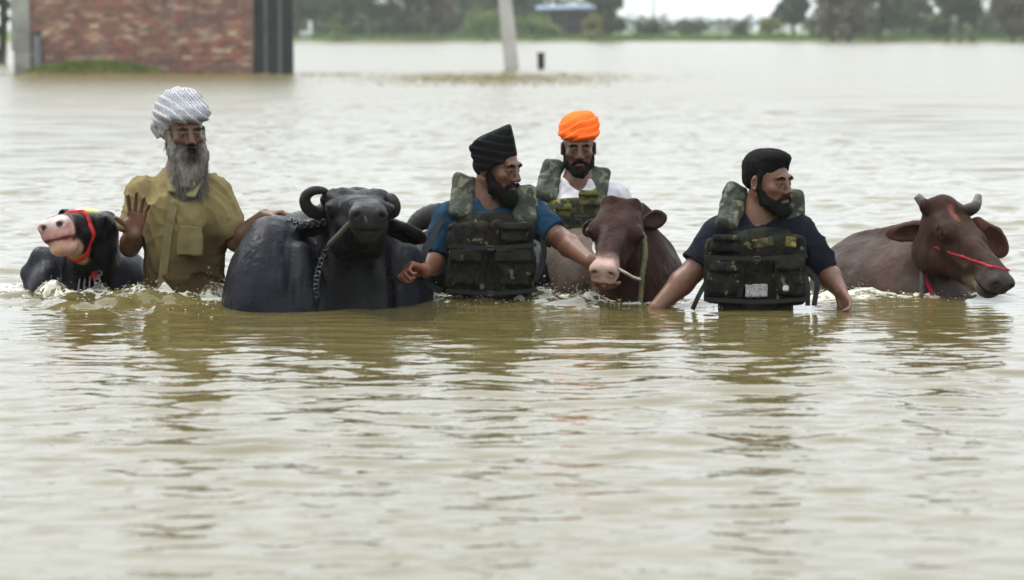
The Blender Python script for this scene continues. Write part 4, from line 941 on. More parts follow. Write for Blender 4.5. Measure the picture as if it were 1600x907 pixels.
NV = (.006, .007, .012); S = SDF(); trunk(S, neck, shl, shr, hip, depth=.12, off=.012, col=NV, k=.06); S.add(Cap(shl, shl + (elA - shl) * .82, .078, .068, fb=True), .03, NV); S.add(Cap(shr, shr + (elB - shr) * 1.0, .076, .060, fb=True), .03, NV)
S.sub(Cap(W(1190, 318, Y4 - .05), W(1190, 342, Y4 - .13), .066, .05), .01); S.sub(Ell(W(1189, 325, Y4), (.07, .08, .06)), .01)
S.paint(Ell(W(1184, 398, Y4 - .14), (.052, .12, .010)), (.30, .26, .28), .006, .8)
build(S, 'shirt', CLOTH, p4, .0055, disp=folds(.008, (10, 10, 7), 12, (-.6, 0, 1)), zlow=-.15)
PRINT = mat('yellow camouflage print', (.13, .095, .02), .85, nscale=45, namt=.6, bump=.2, bscale=300)
SHEEN = mat('torn silver reflective patch', (.26, .26, .25), .5, nscale=150, namt=.75, bump=1, bscale=160, bdist=.01)
v4 = vest('life_vest', p4, Y4, (neck, shl, shr, hip),
     [([(1139, 285), (1168, 299), (1156, 360), (1114, 355)], Y4 - .09, .14, .032), ([(1227, 296), (1254, 300), (1257, 368), (1216, 366)], Y4 - .02, .06, .026)],
     [([(1104, 372), (1164, 366), (1164, 478), (1098, 476)], 0, .025, None), ([(1206, 368), (1256, 366), (1262, 474), (1206, 478)], 0, .025, None), ([(1160, 405), (1208, 405), (1208, 478), (1160, 478)], .012, .024, None)],
     [([(1108, 408), (1156, 408), (1154, 462), (1104, 462)], -.036, .017, None), ([(1212, 404), (1254, 404), (1256, 462), (1212, 464)], -.036, .017, None), ([(1114, 372), (1156, 368), (1158, 394), (1112, 396)], -.03, .014, None)],
     [([W(1100, 402, Y4 - .19), W(1182, 405, Y4 - .21), W(1262, 400, Y4 - .19)], .015, True), ([W(1100, 468, Y4 - .18), W(1182, 472, Y4 - .21), W(1262, 468, Y4 - .18)], .015, False), ([W(1104, 440, Y4 - .16), W(1092, 462, Y4 - .2), W(1082, 484, Y4 - .2)], .018, False), ([W(1258, 418, Y4 - .14), W(1276, 440, Y4 - .16), W(1272, 478, Y4 - .17)], .020, False), ([W(1258, 425, Y4 - .14), W(1262, 450, Y4 - .17), W(1262, 478, Y4 - .17)], .018, False)],
     .150, CAMO_D, CAMO_P, [(shl, elA, .082), (shr, elB, .082)], 364, -.2, dpt=.12)
for c, dy, th, m_, nm in [([(1176, 380), (1206, 366), (1210, 384), (1178, 390)], -.150, .010, CAMO_Y, 'chest_patch'), ([(1164, 446), (1199, 444), (1200, 464), (1164, 466)], -.172, .010, SHEEN, 'reflective_patch'), ([(1222, 446), (1234, 446), (1233, 455), (1223, 456)], -.236, .004, mat('small label', (.22, .22, .2), .6, nscale=200, namt=.6), 'label_tag'), ([(1228, 368), (1244, 372), (1243, 388), (1227, 386)], -.19, .008, CAMO_Y, 'chest_patch')]:
    B, *_ = pad(c, Y4 + dy, th, .01, .004); S = SDF(); S.add(B, .002); build(S, nm, m_, v4, .004, disp=lambda V: .003 * noise(V, 60, 3))
eyebrows(p4, H4); short_beard(p4, H4, BKB, .014, .0, .98, n=700)
S = SDF(); HC = (.005, .0045, .0045)
S.add(H4.ell((0, -.018, .058), (.082, .104, .075)), .01, HC); S.add(H4.ell((0, .035, .095), (.066, .062, .036)), .02, HC); S.add(H4.ell((0, -.05, .01), (.077, .062, .06)), .02, HC)
for x in (-1, 1): S.add(H4.cap((x * .071, .018, .03), (x * .073, .012, -.02), .012, .007), .01, HC)
S.sub(H4.ell((0, .105, .0), (.066, .065, .066)), .012); S.sub(H4.ell((0, -.03, -.09), (.08, .09, .055)), .02)
hr = build(S, 'hair', BEARD, p4, .004, disp=lambda V: .0015 * noise(V, 90, 3) + .0015 * noise(V, 180, 4))
# ------------------------------------------------------------------ cattle
def cow_head(S, H, col, muz, jaw=None, broad=1.0, deep=1.0, mouth=.0, mw=1.0, groove=.003):
    """poll at the origin, nose towards +y, forehead facing +z; about half a metre long at k = 1"""
    b = broad; jaw = jaw or col; dk = tuple(np.array(col) * .7)
    S.add(H.ell((0, .09, -.085), (.104 * b, .13, .096)), .03, col)
    S.add(H.ell((0, .015, -.03), (.078 * b, .05, .048)), .04, col)
    for x in (-1, 1):
        S.add(H.ell((x * .055 * b, .12, -.175 * deep), (.044, .095, .078)), .04, col)          # cheek muscle
        S.add(H.cap((x * .060 * b, .20, -.105), (x * .050 * mw, .33, -.105), .022, .016), .03, col)   # facial crest
    S.add(H.cap((0, .12, -.072), (0, .41, -.060), .082 * b, .044 * mw), .04, col)              # face and nasal bridge
    S.add(H.box((0, .24, -.040), (.046 * b, .20, .034), .022), .03, col)
    S.add(H.cap((0, .16, -.165 * deep), (0, .42, -.112), .056 * b, .040 * mw), .045, jaw)      # lower jaw
    S.add(H.box((0, .452, -.068), (.066 * mw, .046, .050), .036 * mw), .035, muz)
    S.add(H.ell((0, .425, -.122 - mouth), (.046 * mw, .054, .030)), .012, muz)
    S.sub(H.box((0, .20, .062), (.20, .26, .068), .01), .022)                                  # flat forehead
    for x in (-1, 1):
        S.sub(H.ell((x * .118 * b, .285, -.062), (.042, .075, .036)), .035)                    # hollow under the eye
        S.add(H.ell((x * .086 * b, .165, -.058), (.032, .046, .034)), .022, col)               # orbit
        S.add(H.ell((x * .043 * mw, .484, -.048), (.023, .022, .022)), .014, muz)
        S.sub(H.ell((x * .044 * mw, .506, -.050), (.013, .020, .0085), rot('y', x * 40)), .007, (.012, .009, .008))
        S.sub(H.ell((x * .110 * b, .172, -.058), (.016, .024, .015)), .010)
        S.add(H.cap((x * .102 * b, .146, -.046), (x * .107 * b, .194, -.048), .0105), .008, dk)
    if groove + mouth > 0: S.sub(H.box((0, .452, -.106 - mouth * .4), (.058 * mw, .05, groove + mouth * .35), .002), .010, tuple(np.array(muz) * .35))

def cow_eyes(p, H, b=1.0, sides=(-1, 1)):
    for x in sides:
        S = SDF(); S.add(H.ell((x * .101 * b, .172, -.058), (.018, .022, .018)), .001); build(S, 'eye', EYE, p, .003)

def ear(p, a, tip, width, nrmv, mt, col, inner, thick=.012, droop=0.0, step=.004):
    """leaf-shaped ear from root a to tip, hollow on the side nrmv points to"""
    a, tip = np.asarray(a, float), np.asarray(tip, float); y = nrm(tip - a); L = np.linalg.norm(tip - a); z = nrm(np.asarray(nrmv) - y * np.dot(y, nrmv)); x = np.cross(y, z); R = np.stack([x, y, z], 1); c = a + y * L * .52 - z * droop
    S = SDF(); S.add(Ell(c, (width / 2, L * .52, thick * 1.7), R), .02, col); S.add(Cap(a - y * .02, a + y * L * .35, width * .26, width * .30), .025, col)
    S.sub(Ell(c + z * thick * 1.9 - y * .01, (width * .38, L * .40, thick * 1.7), R), .006, inner)
    return build(S, 'ear', mt, p, step, disp=lambda V: .003 * noise(V, 40, 3))

def horn(p, pts, r0, r1, mt, n=40, ridge=.05, col=None):
    P = spline(pts, n); m = len(P); t = np.linspace(0, 1, m); r = (r0 + (r1 - r0) * t ** 1.1) * (1 + ridge * np.sin(t * 60) * (1 - t)); V, F = tube(P, r, 12)
    tc_ = None
    if col is not None: q = np.repeat(t, 12)[:, None]; w = np.clip((q - .35) / .3, 0, 1); tc_ = np.asarray(col[0]) * (1 - w) + np.asarray(col[1]) * w
    return mesh_obj('horn', V, F, mt, p, col=tc_)

def cow_legs(S, pts, col, r=.085):
    for q in pts:
        q = np.asarray(q, float); kn = q + [0, -.03, (BED - q[2]) * .5]; ft = np.array([q[0], q[1], BED + .05]); S.add(Cap(q, kn, r * 1.2, r * .62), .06, col); S.add(Cap(kn, ft, r * .6, r * .48), .02, col); S.add(Cap(ft, ft - [0, .02, .045], r * .55, r * .68), .02, col)

hide = lambda V: .004 * fbm(V, (14, 14, 9), 51, 3) + .0012 * noise(V, (90, 90, 30), 53)
wrinkle = lambda V: .005 * fbm(V, (10, 10, 6), 61, 3) + .003 * (1 - np.abs(noise(V, (40, 14, 9), 62))) + .001 * noise(V, 110, 63)

# ---- horned buffalo between the khaki man and the black turban
BK, BK2 = (.0085, .009, .0125), (.0022, .002, .002)
YB = 11.15; c0 = W(510, 470, YB); pb_ = thing('buffalo', 'black water buffalo with ring shaped curled horns and raised muzzle facing the camera', 'buffalo', (c0[0], YB, BED), 'cattle led through the flood')
S = SDF()
S.add(Ell(W(512, 478, 11.75), (.345, .95, .37), rot('z', -9)), .05, BK)
S.add(Ell(W(430, 452, 11.13), (.165, .27, .285), rot('z', -12)), .10, BK)
S.add(Ell(W(405, 478, 11.05), (.125, .22, .25), rot('y', 8)), .06, BK)
S.add(Ell(W(610, 470, 11.3), (.17, .26, .27)), .08, BK)
S.add(Cap(W(455, 360, 11.4), W(520, 352, 11.25), .06, .09), .08, BK)
S.add(Cap(W(556, 345, 11.20), W(553, 500, 11.08), .135, .150), .06, BK2)  # neck and throat: near-black colour paints in the shadow under the head
for x in (-1, 1): S.add(Cap(W(556 + x * 26, 380, 11.06), W(552 + x * 34, 500, 10.98), .05, .07), .05, BK2)
S.add(Cap(W(418, 376, 11.12), W(446, 446, 10.92), .045, .06), .07, BK); S.add(Cap(W(440, 350, 11.5), W(415, 352, 12.2), .04, .05), .08, BK); S.add(Cap(W(470, 400, 10.98), W(480, 480, 10.90), .05, .07), .05, BK)
S.sub(Cap(W(498, 378, 10.96), W(492, 480, 10.86), .012), .03); S.sub(Cap(W(458, 385, 10.92), W(452, 470, 10.82), .010), .035)
cow_legs(S, [W(430, 540, 11.2), W(600, 540, 11.2), W(440, 540, 12.3), W(590, 540, 12.3)], BK, .10)
HB = HeadF(W(558, 305, 11.02), W(574, 356, 10.60) - W(558, 305, 11.02), up=(.05, -.25, 1), k=1.0)
HB.c = W(557, 299, 11.02); HB.R = frame(W(577, 316, 10.55) - W(557, 299, 11.02), (0.04, 0, 1))
cow_head(S, HB, BK2, (.017, .016, .017), broad=1.16, deep=1.0, mw=1.06, groove=.002)
for x in (-1, 1): S.add(HB.ell((x * .07, .03, -.035), (.07, .06, .045)), .03, BK2)
build(S, 'body', HIDE_BLACK, pb_, .006, disp=wrinkle, zlow=-.15)
cow_eyes(pb_, HB, 1.16)
horn(pb_, [W(516, 325, 11.04), W(496, 333, 11.02), W(480, 324, 10.98), W(477, 309, 10.96), W(488, 299, 10.95), W(503, 298, 10.97), W(513, 303, 11.0)], .030, .012, HORN)
horn(pb_, [W(598, 318, 11.06), W(611, 331, 11.02), W(616, 322, 10.96), W(612, 311, 10.96), W(603, 309, 11.0)], .034, .016, HORN)
ear(pb_, W(520, 346, 11.05), W(464, 364, 11.10), .10, (.1, -.55, -.8), HIDE_BLACK, BK, BK2, .016)
ear(pb_, W(603, 352, 11.05), W(664, 376, 11.08), .11, (-.1, -.55, -.8), HIDE_BLACK, BK2, BK2, .016)
rope('nose_rope', [W(566, 343, 10.56), W(556, 342, 10.55), W(545, 351, 10.58), W(530, 367, 10.66), W(515, 382, 10.78)], .0105, ROPE_DARK, pb_)
rope('nose_ring', [W(561, 340, 10.545), W(568, 338, 10.53), W(572, 346, 10.53), W(569, 356, 10.54), W(560, 357, 10.55)], .006, ROPE_DARK, pb_, 20)
def chain(parent, pts, n, r, mt):
    P = spline(pts, n * 4)[::4]
    pr = None
    for i in range(len(P) - 1):
        a, b = P[i], P[i + 1]; t = nrm(b - a); s = nrm(np.cross(t, [0, 1, .1] if i % 2 else [0, .1, 1])); q = [(a + b) / 2 + t * math.cos(x) * np.linalg.norm(b - a) * .62 + s * math.sin(x) * r for x in np.linspace(0, 2 * math.pi, 11)]
        V, F = tube(q, r * .32, 5); mesh_obj('chain_link', V, F, mt, parent)
chain(pb_, [W(452, 344, 11.12), W(470, 350, 11.0), W(488, 351, 10.99), W(508, 347, 10.98)], 12, .012, CHAIN)
chain(pb_, [W(512, 385, 10.93), W(500, 415, 10.9), W(494, 445, 10.87), W(495, 474, 10.86)], 14, .011, CHAIN)

# ---- second buffalo, mostly hidden behind the black turban
c0 = W(745, 440, 12.0); pb2 = thing('buffalo', 'dark buffalo mostly hidden behind the man in blue shirt, horn showing at his shoulder', 'buffalo', (c0[0], 12.0, BED), 'cattle led through the flood')
S = SDF(); S.add(Ell(W(752, 440, 12.05), (.27, .55, .25), rot('z', 20)), .05, BK2); S.add(Ell(W(838, 415, 12.1), (.09, .3, .16)), .05, BK2); S.add(Cap(W(700, 390, 11.85), W(690, 440, 11.75), .13, .17), .08, BK2); S.add(Ell(W(640, 432, 11.7), (.14, .22, .20)), .08, BK2)
HC2 = HeadF(W(712, 340, 11.9), W(655, 395, 11.72) - W(712, 340, 11.9), up=(-.3, -.3, 1), k=.95); cow_head(S, HC2, BK2, BK2, broad=1.05)
cow_legs(S, [W(690, 500, 11.8), W(790, 500, 11.9), W(720, 500, 12.5), W(800, 500, 12.5)], BK2, .10)
build(S, 'body', HIDE_BLACK, pb2, .009, disp=wrinkle, zlow=-.1); cow_eyes(pb2, HC2)
horn(pb2, [W(706, 345, 11.88), W(684, 339, 11.84), W(662, 343, 11.80), W(648, 352, 11.78), W(641, 360, 11.77)], .066, .024, HORN)

# ---- pink-nosed black calf at the left
YC = 11.75; c0 = W(130, 455, YC); pc = thing('buffalo_calf', 'black calf with pink muzzle, pale forehead and red head collar at far left', 'calf', (c0[0], YC, BED), 'cattle led through the flood')
S = SDF()
S.add(Ell(W(135, 472, 12.2), (.215, .62, .22)), .05, BK); S.add(Ell(W(74, 440, 11.80), (.070, .16, .105), rot('y', 10)), .03, (.019, .020, .025)); S.add(Ell(W(192, 438, 11.84), (.11, .17, .125), rot('y', 18)), .05, (.018, .019, .025)); S.add(Cap(W(44, 424, 11.8), W(64, 402, 11.78), .026, .032), .04, (.015, .016, .021)); S.add(Cap(W(64, 402, 11.78), W(105, 408, 11.78), .034, .05), .04, (.017, .018, .023)); S.add(Cap(W(50, 432, 11.8), W(66, 470, 11.8), .035, .07), .04, (.019, .020, .025))
S.add(Cap(W(140, 385, 11.72), W(140, 475, 11.70), .092, .105), .05, BK2)
cow_legs(S, [W(80, 520, 11.9), W(185, 520, 11.9), W(90, 520, 12.6), W(180, 520, 12.6)], BK, .07)
PK = (.38, .205, .18); k = .80
HCf = HeadF(W(152, 327, 11.72), W(82, 366, 11.45) - W(152, 327, 11.72), k=k); k = HCf.k = .97; HCf.c = W(149, 333, 11.72); HCf.R = frame(W(83, 334, 11.29) - W(149, 333, 11.72), (-.25, 0, 1))
cow_head(S, HCf, BK2, BK2, broad=1.08, deep=1.1, mouth=.0, groove=0, mw=1.03)
S.add(HCf.ell((0, .13, -.012), (.058, .10, .034)), .015, (.52, .47, .15)); S.add(HCf.ell((0, .425, -.146), (.052, .05, .032)), .02, PK)
S.paint(HCf.ell((0, .505, -.075), (.12, .080, .075)), PK, .012); S.paint(HCf.ell((0, .40, -.15), (.06, .10, .05)), (.42, .25, .19), .010); S.paint(HCf.ell((0.0, .30, -.21), (.04, .06, .045)), (.40, .27, .07), .012, .9)
S.paint(HCf.ell((0, .505, -.036), (.075, .06, .03)), (.46, .35, .33), .012)
for x in (-1, 1): S.paint(HCf.ell((x * .036, .502, -.052), (.015, .022, .011), rot('y', x * 35)), (.02, .012, .012), .003)
S.paint(HCf.box((0, .50, -.108), (.075, .06, .006), .004), (.10, .035, .03), .004)
S.paint(HCf.ell((.015, .125, .008), (.075, .10, .085)), (.52, .47, .15), .012, 1); S.paint(HCf.ell((.01, .20, .008), (.035, .06, .03)), (.66, .62, .45), .012, .9)
build(S, 'body', HIDE_BLACK, pc, .0055, disp=lambda V: .6 * wrinkle(V), zlow=-.15)
cow_eyes(pc, HCf, 1.08)
ear(pc, W(160, 345, 11.75), W(172, 385, 11.72), .085, (0, -1, .1), HIDE_BLACK, BK2, BK2, .014)
ear(pc, W(106, 338, 11.68), W(92, 338, 11.72), .06, (-.3, -1, .2), HIDE_BLACK, BK2, BK2, .012)
def band(name, H, y, z_off, r, w, th, a0, a1, mt, parent, squash=1.0, n=22, tilt=0):
    """flat band round a head at local y"""
    pts = []
    for a in np.linspace(math.radians(a0), math.radians(a1), n): pts.append(H.p(math.sin(a) * r, y + tilt * math.cos(a), z_off + math.cos(a) * r * squash))
    P = np.array(pts); T = np.gradient(P, axis=0); V = []; F = []
    for p_, t in zip(P, T):
        t = nrm(t); o = H.R[:, 1]; q = nrm(np.cross(t, o))
        V += [p_ - o * w / 2 - q * th / 2, p_ + o * w / 2 - q * th / 2, p_ + o * w / 2 + q * th / 2, p_ - o * w / 2 + q * th / 2]
    for i in range(n - 1):
        for k_ in range(4): F.append((i * 4 + k_, i * 4 + (k_ + 1) % 4, i * 4 + 4 + (k_ + 1) % 4, i * 4 + 4 + k_))
    F += [(3, 2, 1, 0), tuple((n - 1) * 4 + k_ for k_ in range(4))]
    return mesh_obj(name, V, F, mt, parent, smooth=False)
RED = mat('red halter band', (.36, .010, .010), .7, nscale=60, namt=.3, bump=.4, bscale=300)
RED2 = RED
def halter(name, p, H, y, z, tilt, w, grow, mt, hl=.3, **kw):
    """band of the head's own outline, grown a little, so that it lies on the hide all the way round"""
    g = 1 + grow; piv = np.array([0, y, z]); H2_ = HeadF(H.p(*piv), H.R[:, 1], H.R[:, 2], H.k * g); H2_.c = H2_.c - H.R @ (piv * H.k * g); S = SDF(); cow_head(S, H2_, (.1, .1, .1), (.1, .1, .1), **kw)
    S.ops = [o for o in S.ops if o[0] == '+']; S.cut(Box(H.p(*piv), (.3, w / 2, hl), .002, H.R @ rot('x', tilt)), .002); return build(S, name, mt, p, .004, disp=lambda V: .002 * noise(V, 60, 9))
halter('halter', pc, HCf, .27, -.09, 14, .024, .07, RED, broad=1.08, deep=1.1, mouth=.0, groove=0, mw=1.03)
strap('halter_strap', [W(143, 378, 11.50), W(147, 395, 11.52), W(150, 412, 11.55), W(146, 436, 11.58)], .026, .008, RED, pc)
chain(pc, [W(163, 360, 11.62), W(172, 385, 11.62), W(164, 405, 11.58), W(154, 430, 11.57), W(150, 455, 11.56)], 16, .012, mat('pale chain', (.25, .25, .24), .4, nscale=80, namt=.4))
for i in range(5):
    u = 122 + i * 7; rope('fringe', [W(u + 6, 425, 11.60), W(u + 2 + i, 440, 11.57), W(u + i * 2, 458, 11.56)], .0032, mat('pale cord', (.20, .195, .17), .9) if i == 0 else bpy.data.materials['pale cord'], pc, 12)

# ---- brown cow with white muzzle, in the middle
BR, BRG = (.021, .0080, .0050), (.060, .044, .035)
YM = 11.4; c0 = W(960, 470, YM); pm = thing('cow', 'dark brown cow with pale pink muzzle held by the man in black turban', 'cow', (c0[0], YM, BED), 'cattle led through the flood')
S = SDF()
S.add(Ell(W(920, 462, 12.25), (.27, .80, .285), rot('z', 9)), .05, BRG); S.add(Ell(W(878, 462, 11.85), (.135, .35, .25), rot('z', 14)), .06, BRG)
S.add(Ell(W(1003, 455, 11.6), (.155, .30, .25), rot('y', 12)), .08, BR); S.add(Ell(W(1035, 480, 11.55), (.075, .2, .19), rot('y', 12)), .05, BR)
S.add(Cap(W(985, 352, 11.5), W(985, 480, 11.36), .105, .135), .07, BR)
cow_legs(S, [W(900, 540, 11.9), W(1010, 540, 11.6), W(880, 540, 12.8), W(970, 540, 12.8)], BR, .085)
HM = HeadF(W(972, 312, 11.36), W(952, 422, 10.98) - W(972, 312, 11.36), k=1.0); HM.R = frame(W(946, 392, 10.98) - W(972, 308, 11.36), (-.10, -.8, .5))
cow_head(S, HM, BR, (.30, .205, .17), jaw=BR, broad=.97, mw=.75)
for x in (-1, 1): S.add(HM.ell((x * .05, .0, -.03), (.034, .03, .04)), .02, BR)
S.paint(HM.ell((0, .43, -.165), (.10, .10, .05)), (.16, .07, .05), .01)
build(S, 'body', HIDE_BROWN, pm, .0055, disp=hide, zlow=-.15); cow_eyes(pm, HM, 1.0)
ear(pm, W(1004, 350, 11.4), W(1040, 338, 11.46), .075, (.1, -1, .2), HIDE_BROWN, BR, (.03, .014, .01), .012)
ear(pm, W(936, 352, 11.42), W(912, 362, 11.55), .07, (-.2, -1, .2), HIDE_BROWN, BR, (.03, .014, .01), .012)
rope('nose_rope', [W(966, 420, 10.98), W(978, 427, 11.0), W(990, 434, 11.12), W(1001, 437, 11.2)], .006, mat('pale rope', (.42, .38, .30), .9, nscale=90, namt=.3), pm)
rope('halter_rope', [W(1006, 370, 11.27), W(1008, 400, 11.22), W(1004, 425, 11.2), W(1002, 450, 11.2), W(1000, 478, 11.18)], .011, ROPE_GREEN, pm)
rope('cheek_rope', [W(930, 372, 11.26), W(928, 390, 11.18), W(934, 402, 11.05), W(938, 412, 11.0)], .007, bpy.data.materials['pale rope'], pm)
tufts('ear_hair', [W(1036, 340, 11.45)] * 4, [(1, 0, -.5), (1, -.2, -.2), (1, 0, -.8), (.8, .1, .1)], .035, .002, BEARD, pm, (.05, .03, .02))

# ---- red brown cow with short grey horns at the right
RB, RBG = (.029, .0140, .0095), (.048, .034, .028)
YR = 11.5; c0 = W(1430, 462, YR); pr_ = thing('cow', 'reddish brown cow with short grey horns and red rope halter at far right', 'cow', (c0[0], YR, BED), 'cattle led through the flood')
S = SDF()
S.add(Ell(W(1395, 468, 11.85), (.36, .33, .255), rot('z', -20)), .05, RBG); S.add(Ell(W(1345, 440, 11.95), (.16, .25, .17)), .06, RBG); S.add(Ell(W(1325, 415, 12.0), (.075, .12, .09)), .06, RBG); S.add(Cap(W(1350, 382, 12.0), W(1450, 368, 11.65), .045, .07), .06, RB)
S.add(Cap(W(1475, 400, 11.55), W(1425, 450, 11.65), .115, .20), .08, (.055, .034, .027)); S.add(Ell(W(1440, 470, 11.6), (.17, .2, .16)), .06, RBG)
cow_legs(S, [W(1430, 540, 11.6), W(1470, 540, 11.85), W(1330, 540, 11.9), W(1370, 540, 12.2)], RBG, .085)
HR = HeadF(W(1487, 322, 11.46), W(1549, 440, 11.18) - W(1487, 322, 11.46), k=1.0); HR.c = W(1482, 312, 11.44); HR.R = frame(W(1559, 407, 11.14) - W(1482, 312, 11.44), (.50, -.55, .6))
cow_head(S, HR, RB, (.045, .038, .035), broad=1.02, deep=1.1, mw=.95)
for x in (-1, 1): S.add(HR.cap((0, .03, -.035), (x * .098, .012, -.045), .040, .030), .03, tuple(np.array(RB) * .75))
S.add(HR.ell((0, -.005, -.02), (.04, .03, .03)), .02, RB)
S.paint(HR.ell((.03, .10, .01), (.022, .05, .02)), (.24, .07, .05), .01, .8); S.paint(HR.ell((0, .40, -.15), (.09, .07, .05)), (.15, .115, .075), .02, .8)
build(S, 'body', HIDE_BROWN, pr_, .0055, disp=lambda V: hide(V) + .004 * (1 - np.abs(noise(V, (13, 5, 3), 81))) * (V[:, 0] < W(1440, 0, 11.6)[0]), zlow=-.12); cow_eyes(pr_, HR)
hc = ((.035, .025, .02), (.115, .108, .10))
horn(pr_, [HR.p(.085, .012, -.045), W(1450, 327, 11.42), W(1441, 316, 11.42), W(1432, 306, 11.42)], .032, .015, HORN_GREY, 20, .03, hc)
horn(pr_, [HR.p(-.085, .012, -.045), W(1521, 325, 11.42), W(1527, 315, 11.42), W(1529, 305, 11.43)], .030, .013, HORN_GREY, 20, .03, hc)
ear(pr_, W(1462, 358, 11.46), W(1386, 366, 11.52), .085, (-.1, -1, -.25), HIDE_BROWN, (.07, .038, .028), (.03, .014, .01), .014)
ear(pr_, W(1532, 355, 11.46), W(1570, 398, 11.52), .115, (.2, -1, .1), HIDE_BROWN, (.06, .024, .017), (.035, .014, .01), .014)
halter('halter', pr_, HR, .30, -.075, -66, .011, .045, ROPE_RED, hl=.155, broad=1.02, deep=1.1, mw=.95)
rope('neck_rope', [W(1449, 382, 11.46), W(1446, 410, 11.42), W(1447, 438, 11.40), W(1458, 462, 11.38)], .009, ROPE_RED, pr_)
rope('neck_rope', [W(1445, 382, 11.44), W(1442, 415, 11.40), W(1440, 466, 11.38)], .010, ROPE_DARK, pr_)

# ------------------------------------------------------------------ froth where bodies push through the water
FROTH = mat('froth', (.62, .60, .50), .35, nscale=30, namt=.2, spec=.6)
FROTH.node_tree.nodes['Principled BSDF'].inputs['Transmission Weight'].default_value = .35
FROTH.node_tree.nodes['Principled BSDF'].inputs['IOR'].default_value = 1.33
ico_v = []; ph = (1 + 5 ** .5) / 2
for a, b_ in ((1, ph), (-1, ph), (1, -ph), (-1, -ph)): ico_v += [(a, b_, 0), (0, a, b_), (b_, 0, a)]
ico_v = np.array(ico_v, float); ico_v /= np.linalg.norm(ico_v[0])
ico_f = [(i, j, k) for i in range(12) for j in range(i + 1, 12) for k in range(j + 1, 12) if max(np.linalg.norm(ico_v[i] - ico_v[j]), np.linalg.norm(ico_v[j] - ico_v[k]), np.linalg.norm(ico_v[i] - ico_v[k])) < 1.1]
ico_f = np.array([f if np.dot(np.cross(ico_v[f[1]] - ico_v[f[0]], ico_v[f[2]] - ico_v[f[0]]), ico_v[f[0]]) > 0 else (f[0], f[2], f[1]) for f in ico_f])
def froth(name, runs, mt):
    Vs, Fs, o = [], [], 0
    for (u0, v0), (u1, v1), n, spread, hgt, size in runs:
        for i in range(int(n * .6)):
            t = random.random(); u = u0 + (u1 - u0) * t + random.gauss(0, 3); v = v0 + (v1 - v0) * t + random.gauss(0, spread); v = max(v, 430); Y = CAMH * FPX / (v - 45.0); p = W(u, v, Y)
            s = size * .33 * random.uniform(.35, 1.2) * (1 if random.random() > .12 else 1.7); z = float(water_h(np.array([p[0]]), np.array([p[1]]))[0]); lift = max(0, random.gauss(0, hgt)); p[2] = z + lift
            sc_ = np.array([s * random.uniform(.8, 2.2), s * random.uniform(.8, 1.4), s * random.uniform(.5, .9)]) if lift < .012 else np.full(3, s * .6)
            q = ico_v * sc_ * rng.uniform(.75, 1.25, (12, 1)); Vs.append(p + q); Fs.append(ico_f + o); o += 12
    mesh_obj(name, np.concatenate(Vs), np.concatenate(Fs), mt, kind='stuff')
froth('splash_foam', [
    ((20, 448), (90, 462), 160, 5, .010, .009), ((60, 458), (215, 462), 420, 7, .016, .009), ((0, 470), (340, 480), 260, 8, .004, .010), ((130, 452), (160, 456), 120, 3, .05, .006),
    ((215, 462), (350, 464), 420, 6, .016, .009), ((320, 458), (352, 462), 160, 5, .03, .008), ((600, 470), (690, 468), 260, 4, .022, .008), ((650, 462), (690, 462), 120, 3, .04, .007),
    ((690, 469), (840, 470), 320, 3, .010, .007), ((835, 462), (930, 470), 380, 5, .026, .008), ((930, 474), (1060, 476), 160, 3, .010, .007), ((1060, 470), (1090, 476), 60, 3, .01, .007),
    ((1085, 478), (1265, 478), 120, 2, .004, .006), ((1265, 466), (1345, 464), 300, 4, .018, .008), ((1340, 460), (1480, 462), 420, 4, .014, .008), ((1470, 460), (1560, 464), 220, 3, .010, .008), ((360, 484), (600, 470), 120, 2, .006, .006), ((325, 456), (352, 460), 260, 3, .035, .012), ((640, 463), (688, 466), 240, 3, .035, .012), ((838, 458), (872, 464), 240, 3, .04, .012), ((895, 464), (932, 468), 160, 3, .03, .011), ((1335, 458), (1365, 460), 160, 3, .025, .011), ((215, 460), (250, 464), 160, 3, .025, .011), ((130, 454), (165, 458), 160, 3, .05, .010)], FROTH)

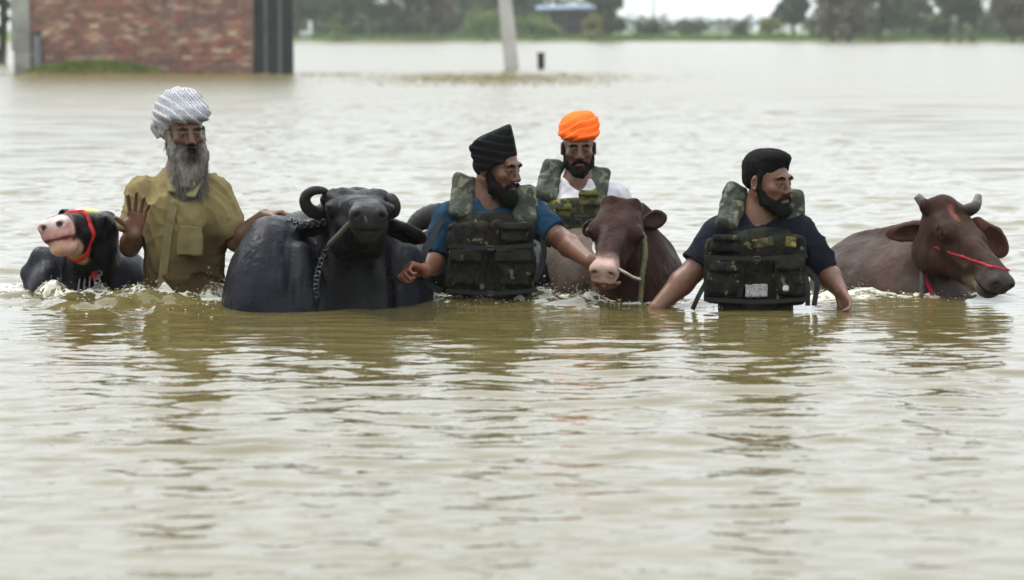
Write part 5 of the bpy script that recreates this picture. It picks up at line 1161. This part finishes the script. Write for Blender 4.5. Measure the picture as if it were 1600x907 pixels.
def foam_film(name, runs, mt, cell=.0042):
    """lacy film of foam riding on the water along the lines where bodies push through it"""
    VV, FF, o = [], [], 0
    for (u0, v0), (u1, v1), wid, dens in runs:
        a, b = [np.array(W(u, v, CAMH * FPX / (v - 45.0)))[:2] for u, v in ((u0, v0), (u1, v1))]; lo = np.minimum(a, b) - wid * 1.6; hi = np.maximum(a, b) + wid * 1.6
        X, Y = np.meshgrid(np.arange(lo[0], hi[0], cell), np.arange(lo[1], hi[1], cell * 1.5), indexing='ij'); x, y = X.ravel(), Y.ravel(); P = np.stack([x, y, 0 * x], 1)
        t = np.clip(((x - a[0]) * (b - a)[0] + (y - a[1]) * (b - a)[1]) / ((b - a) @ (b - a)), 0, 1); d = np.hypot(x - a[0] - t * (b - a)[0], y - a[1] - t * (b - a)[1]) / wid
        m = (1 - np.abs(fbm(P, (15, 11, 1), 91, 3))) ** 2 + .30 * noise(P, (50, 38, 1), 95) + .22 * noise(P, (110, 80, 1), 96) - .47 - .55 * d ** 2 + dens
        z = water_h(x, y) + .008 * np.clip(m, -.4, .8) * (1 + .6 * noise(P, (60, 60, 1), 97)); idx = np.arange(X.size).reshape(X.shape)
        F = np.stack([idx[:-1, :-1].ravel(), idx[1:, :-1].ravel(), idx[1:, 1:].ravel(), idx[:-1, 1:].ravel()], 1); F = F[(m[F] > -.3).all(1)]
        use = np.unique(F); mp_ = np.zeros(X.size, dtype=int); mp_[use] = np.arange(len(use)); VV.append(np.stack([x, y, z], 1)[use]); FF.append(mp_[F] + o); o += len(use)
    mesh_obj(name, np.concatenate(VV), np.concatenate(FF), mt, kind='stuff')
foam_film('foam', [((0, 452), (60, 456), .16, -.05), ((60, 460), (215, 464), .20, .05), ((215, 465), (350, 466), .16, .12), ((600, 469), (690, 467), .07, .10), ((690, 470), (840, 470), .06, .02), ((835, 466), (930, 472), .10, .12), ((930, 475), (1085, 476), .05, .0), ((1262, 468), (1345, 466), .10, .12), ((1340, 463), (1480, 463), .12, .12), ((1480, 464), (1562, 465), .08, .05)], FROTH)

# ------------------------------------------------------------------ humid air
HZ = bpy.data.materials.new('humid air'); HZ.use_nodes = True; N, L = HZ.node_tree.nodes, HZ.node_tree.links; N.remove(N['Principled BSDF'])
pv = N.new('ShaderNodeVolumePrincipled'); pv.inputs['Color'].default_value = (.93, .96, .97, 1); pv.inputs['Density'].default_value = .0003; pv.inputs['Anisotropy'].default_value = .2; L.new(pv.outputs[0], N['Material Output'].inputs['Volume'])
m = MB(); m.box((-1650, -75, BED - 1), (1650, 1800, 13)); hz = m.obj('haze', HZ, kind='stuff')
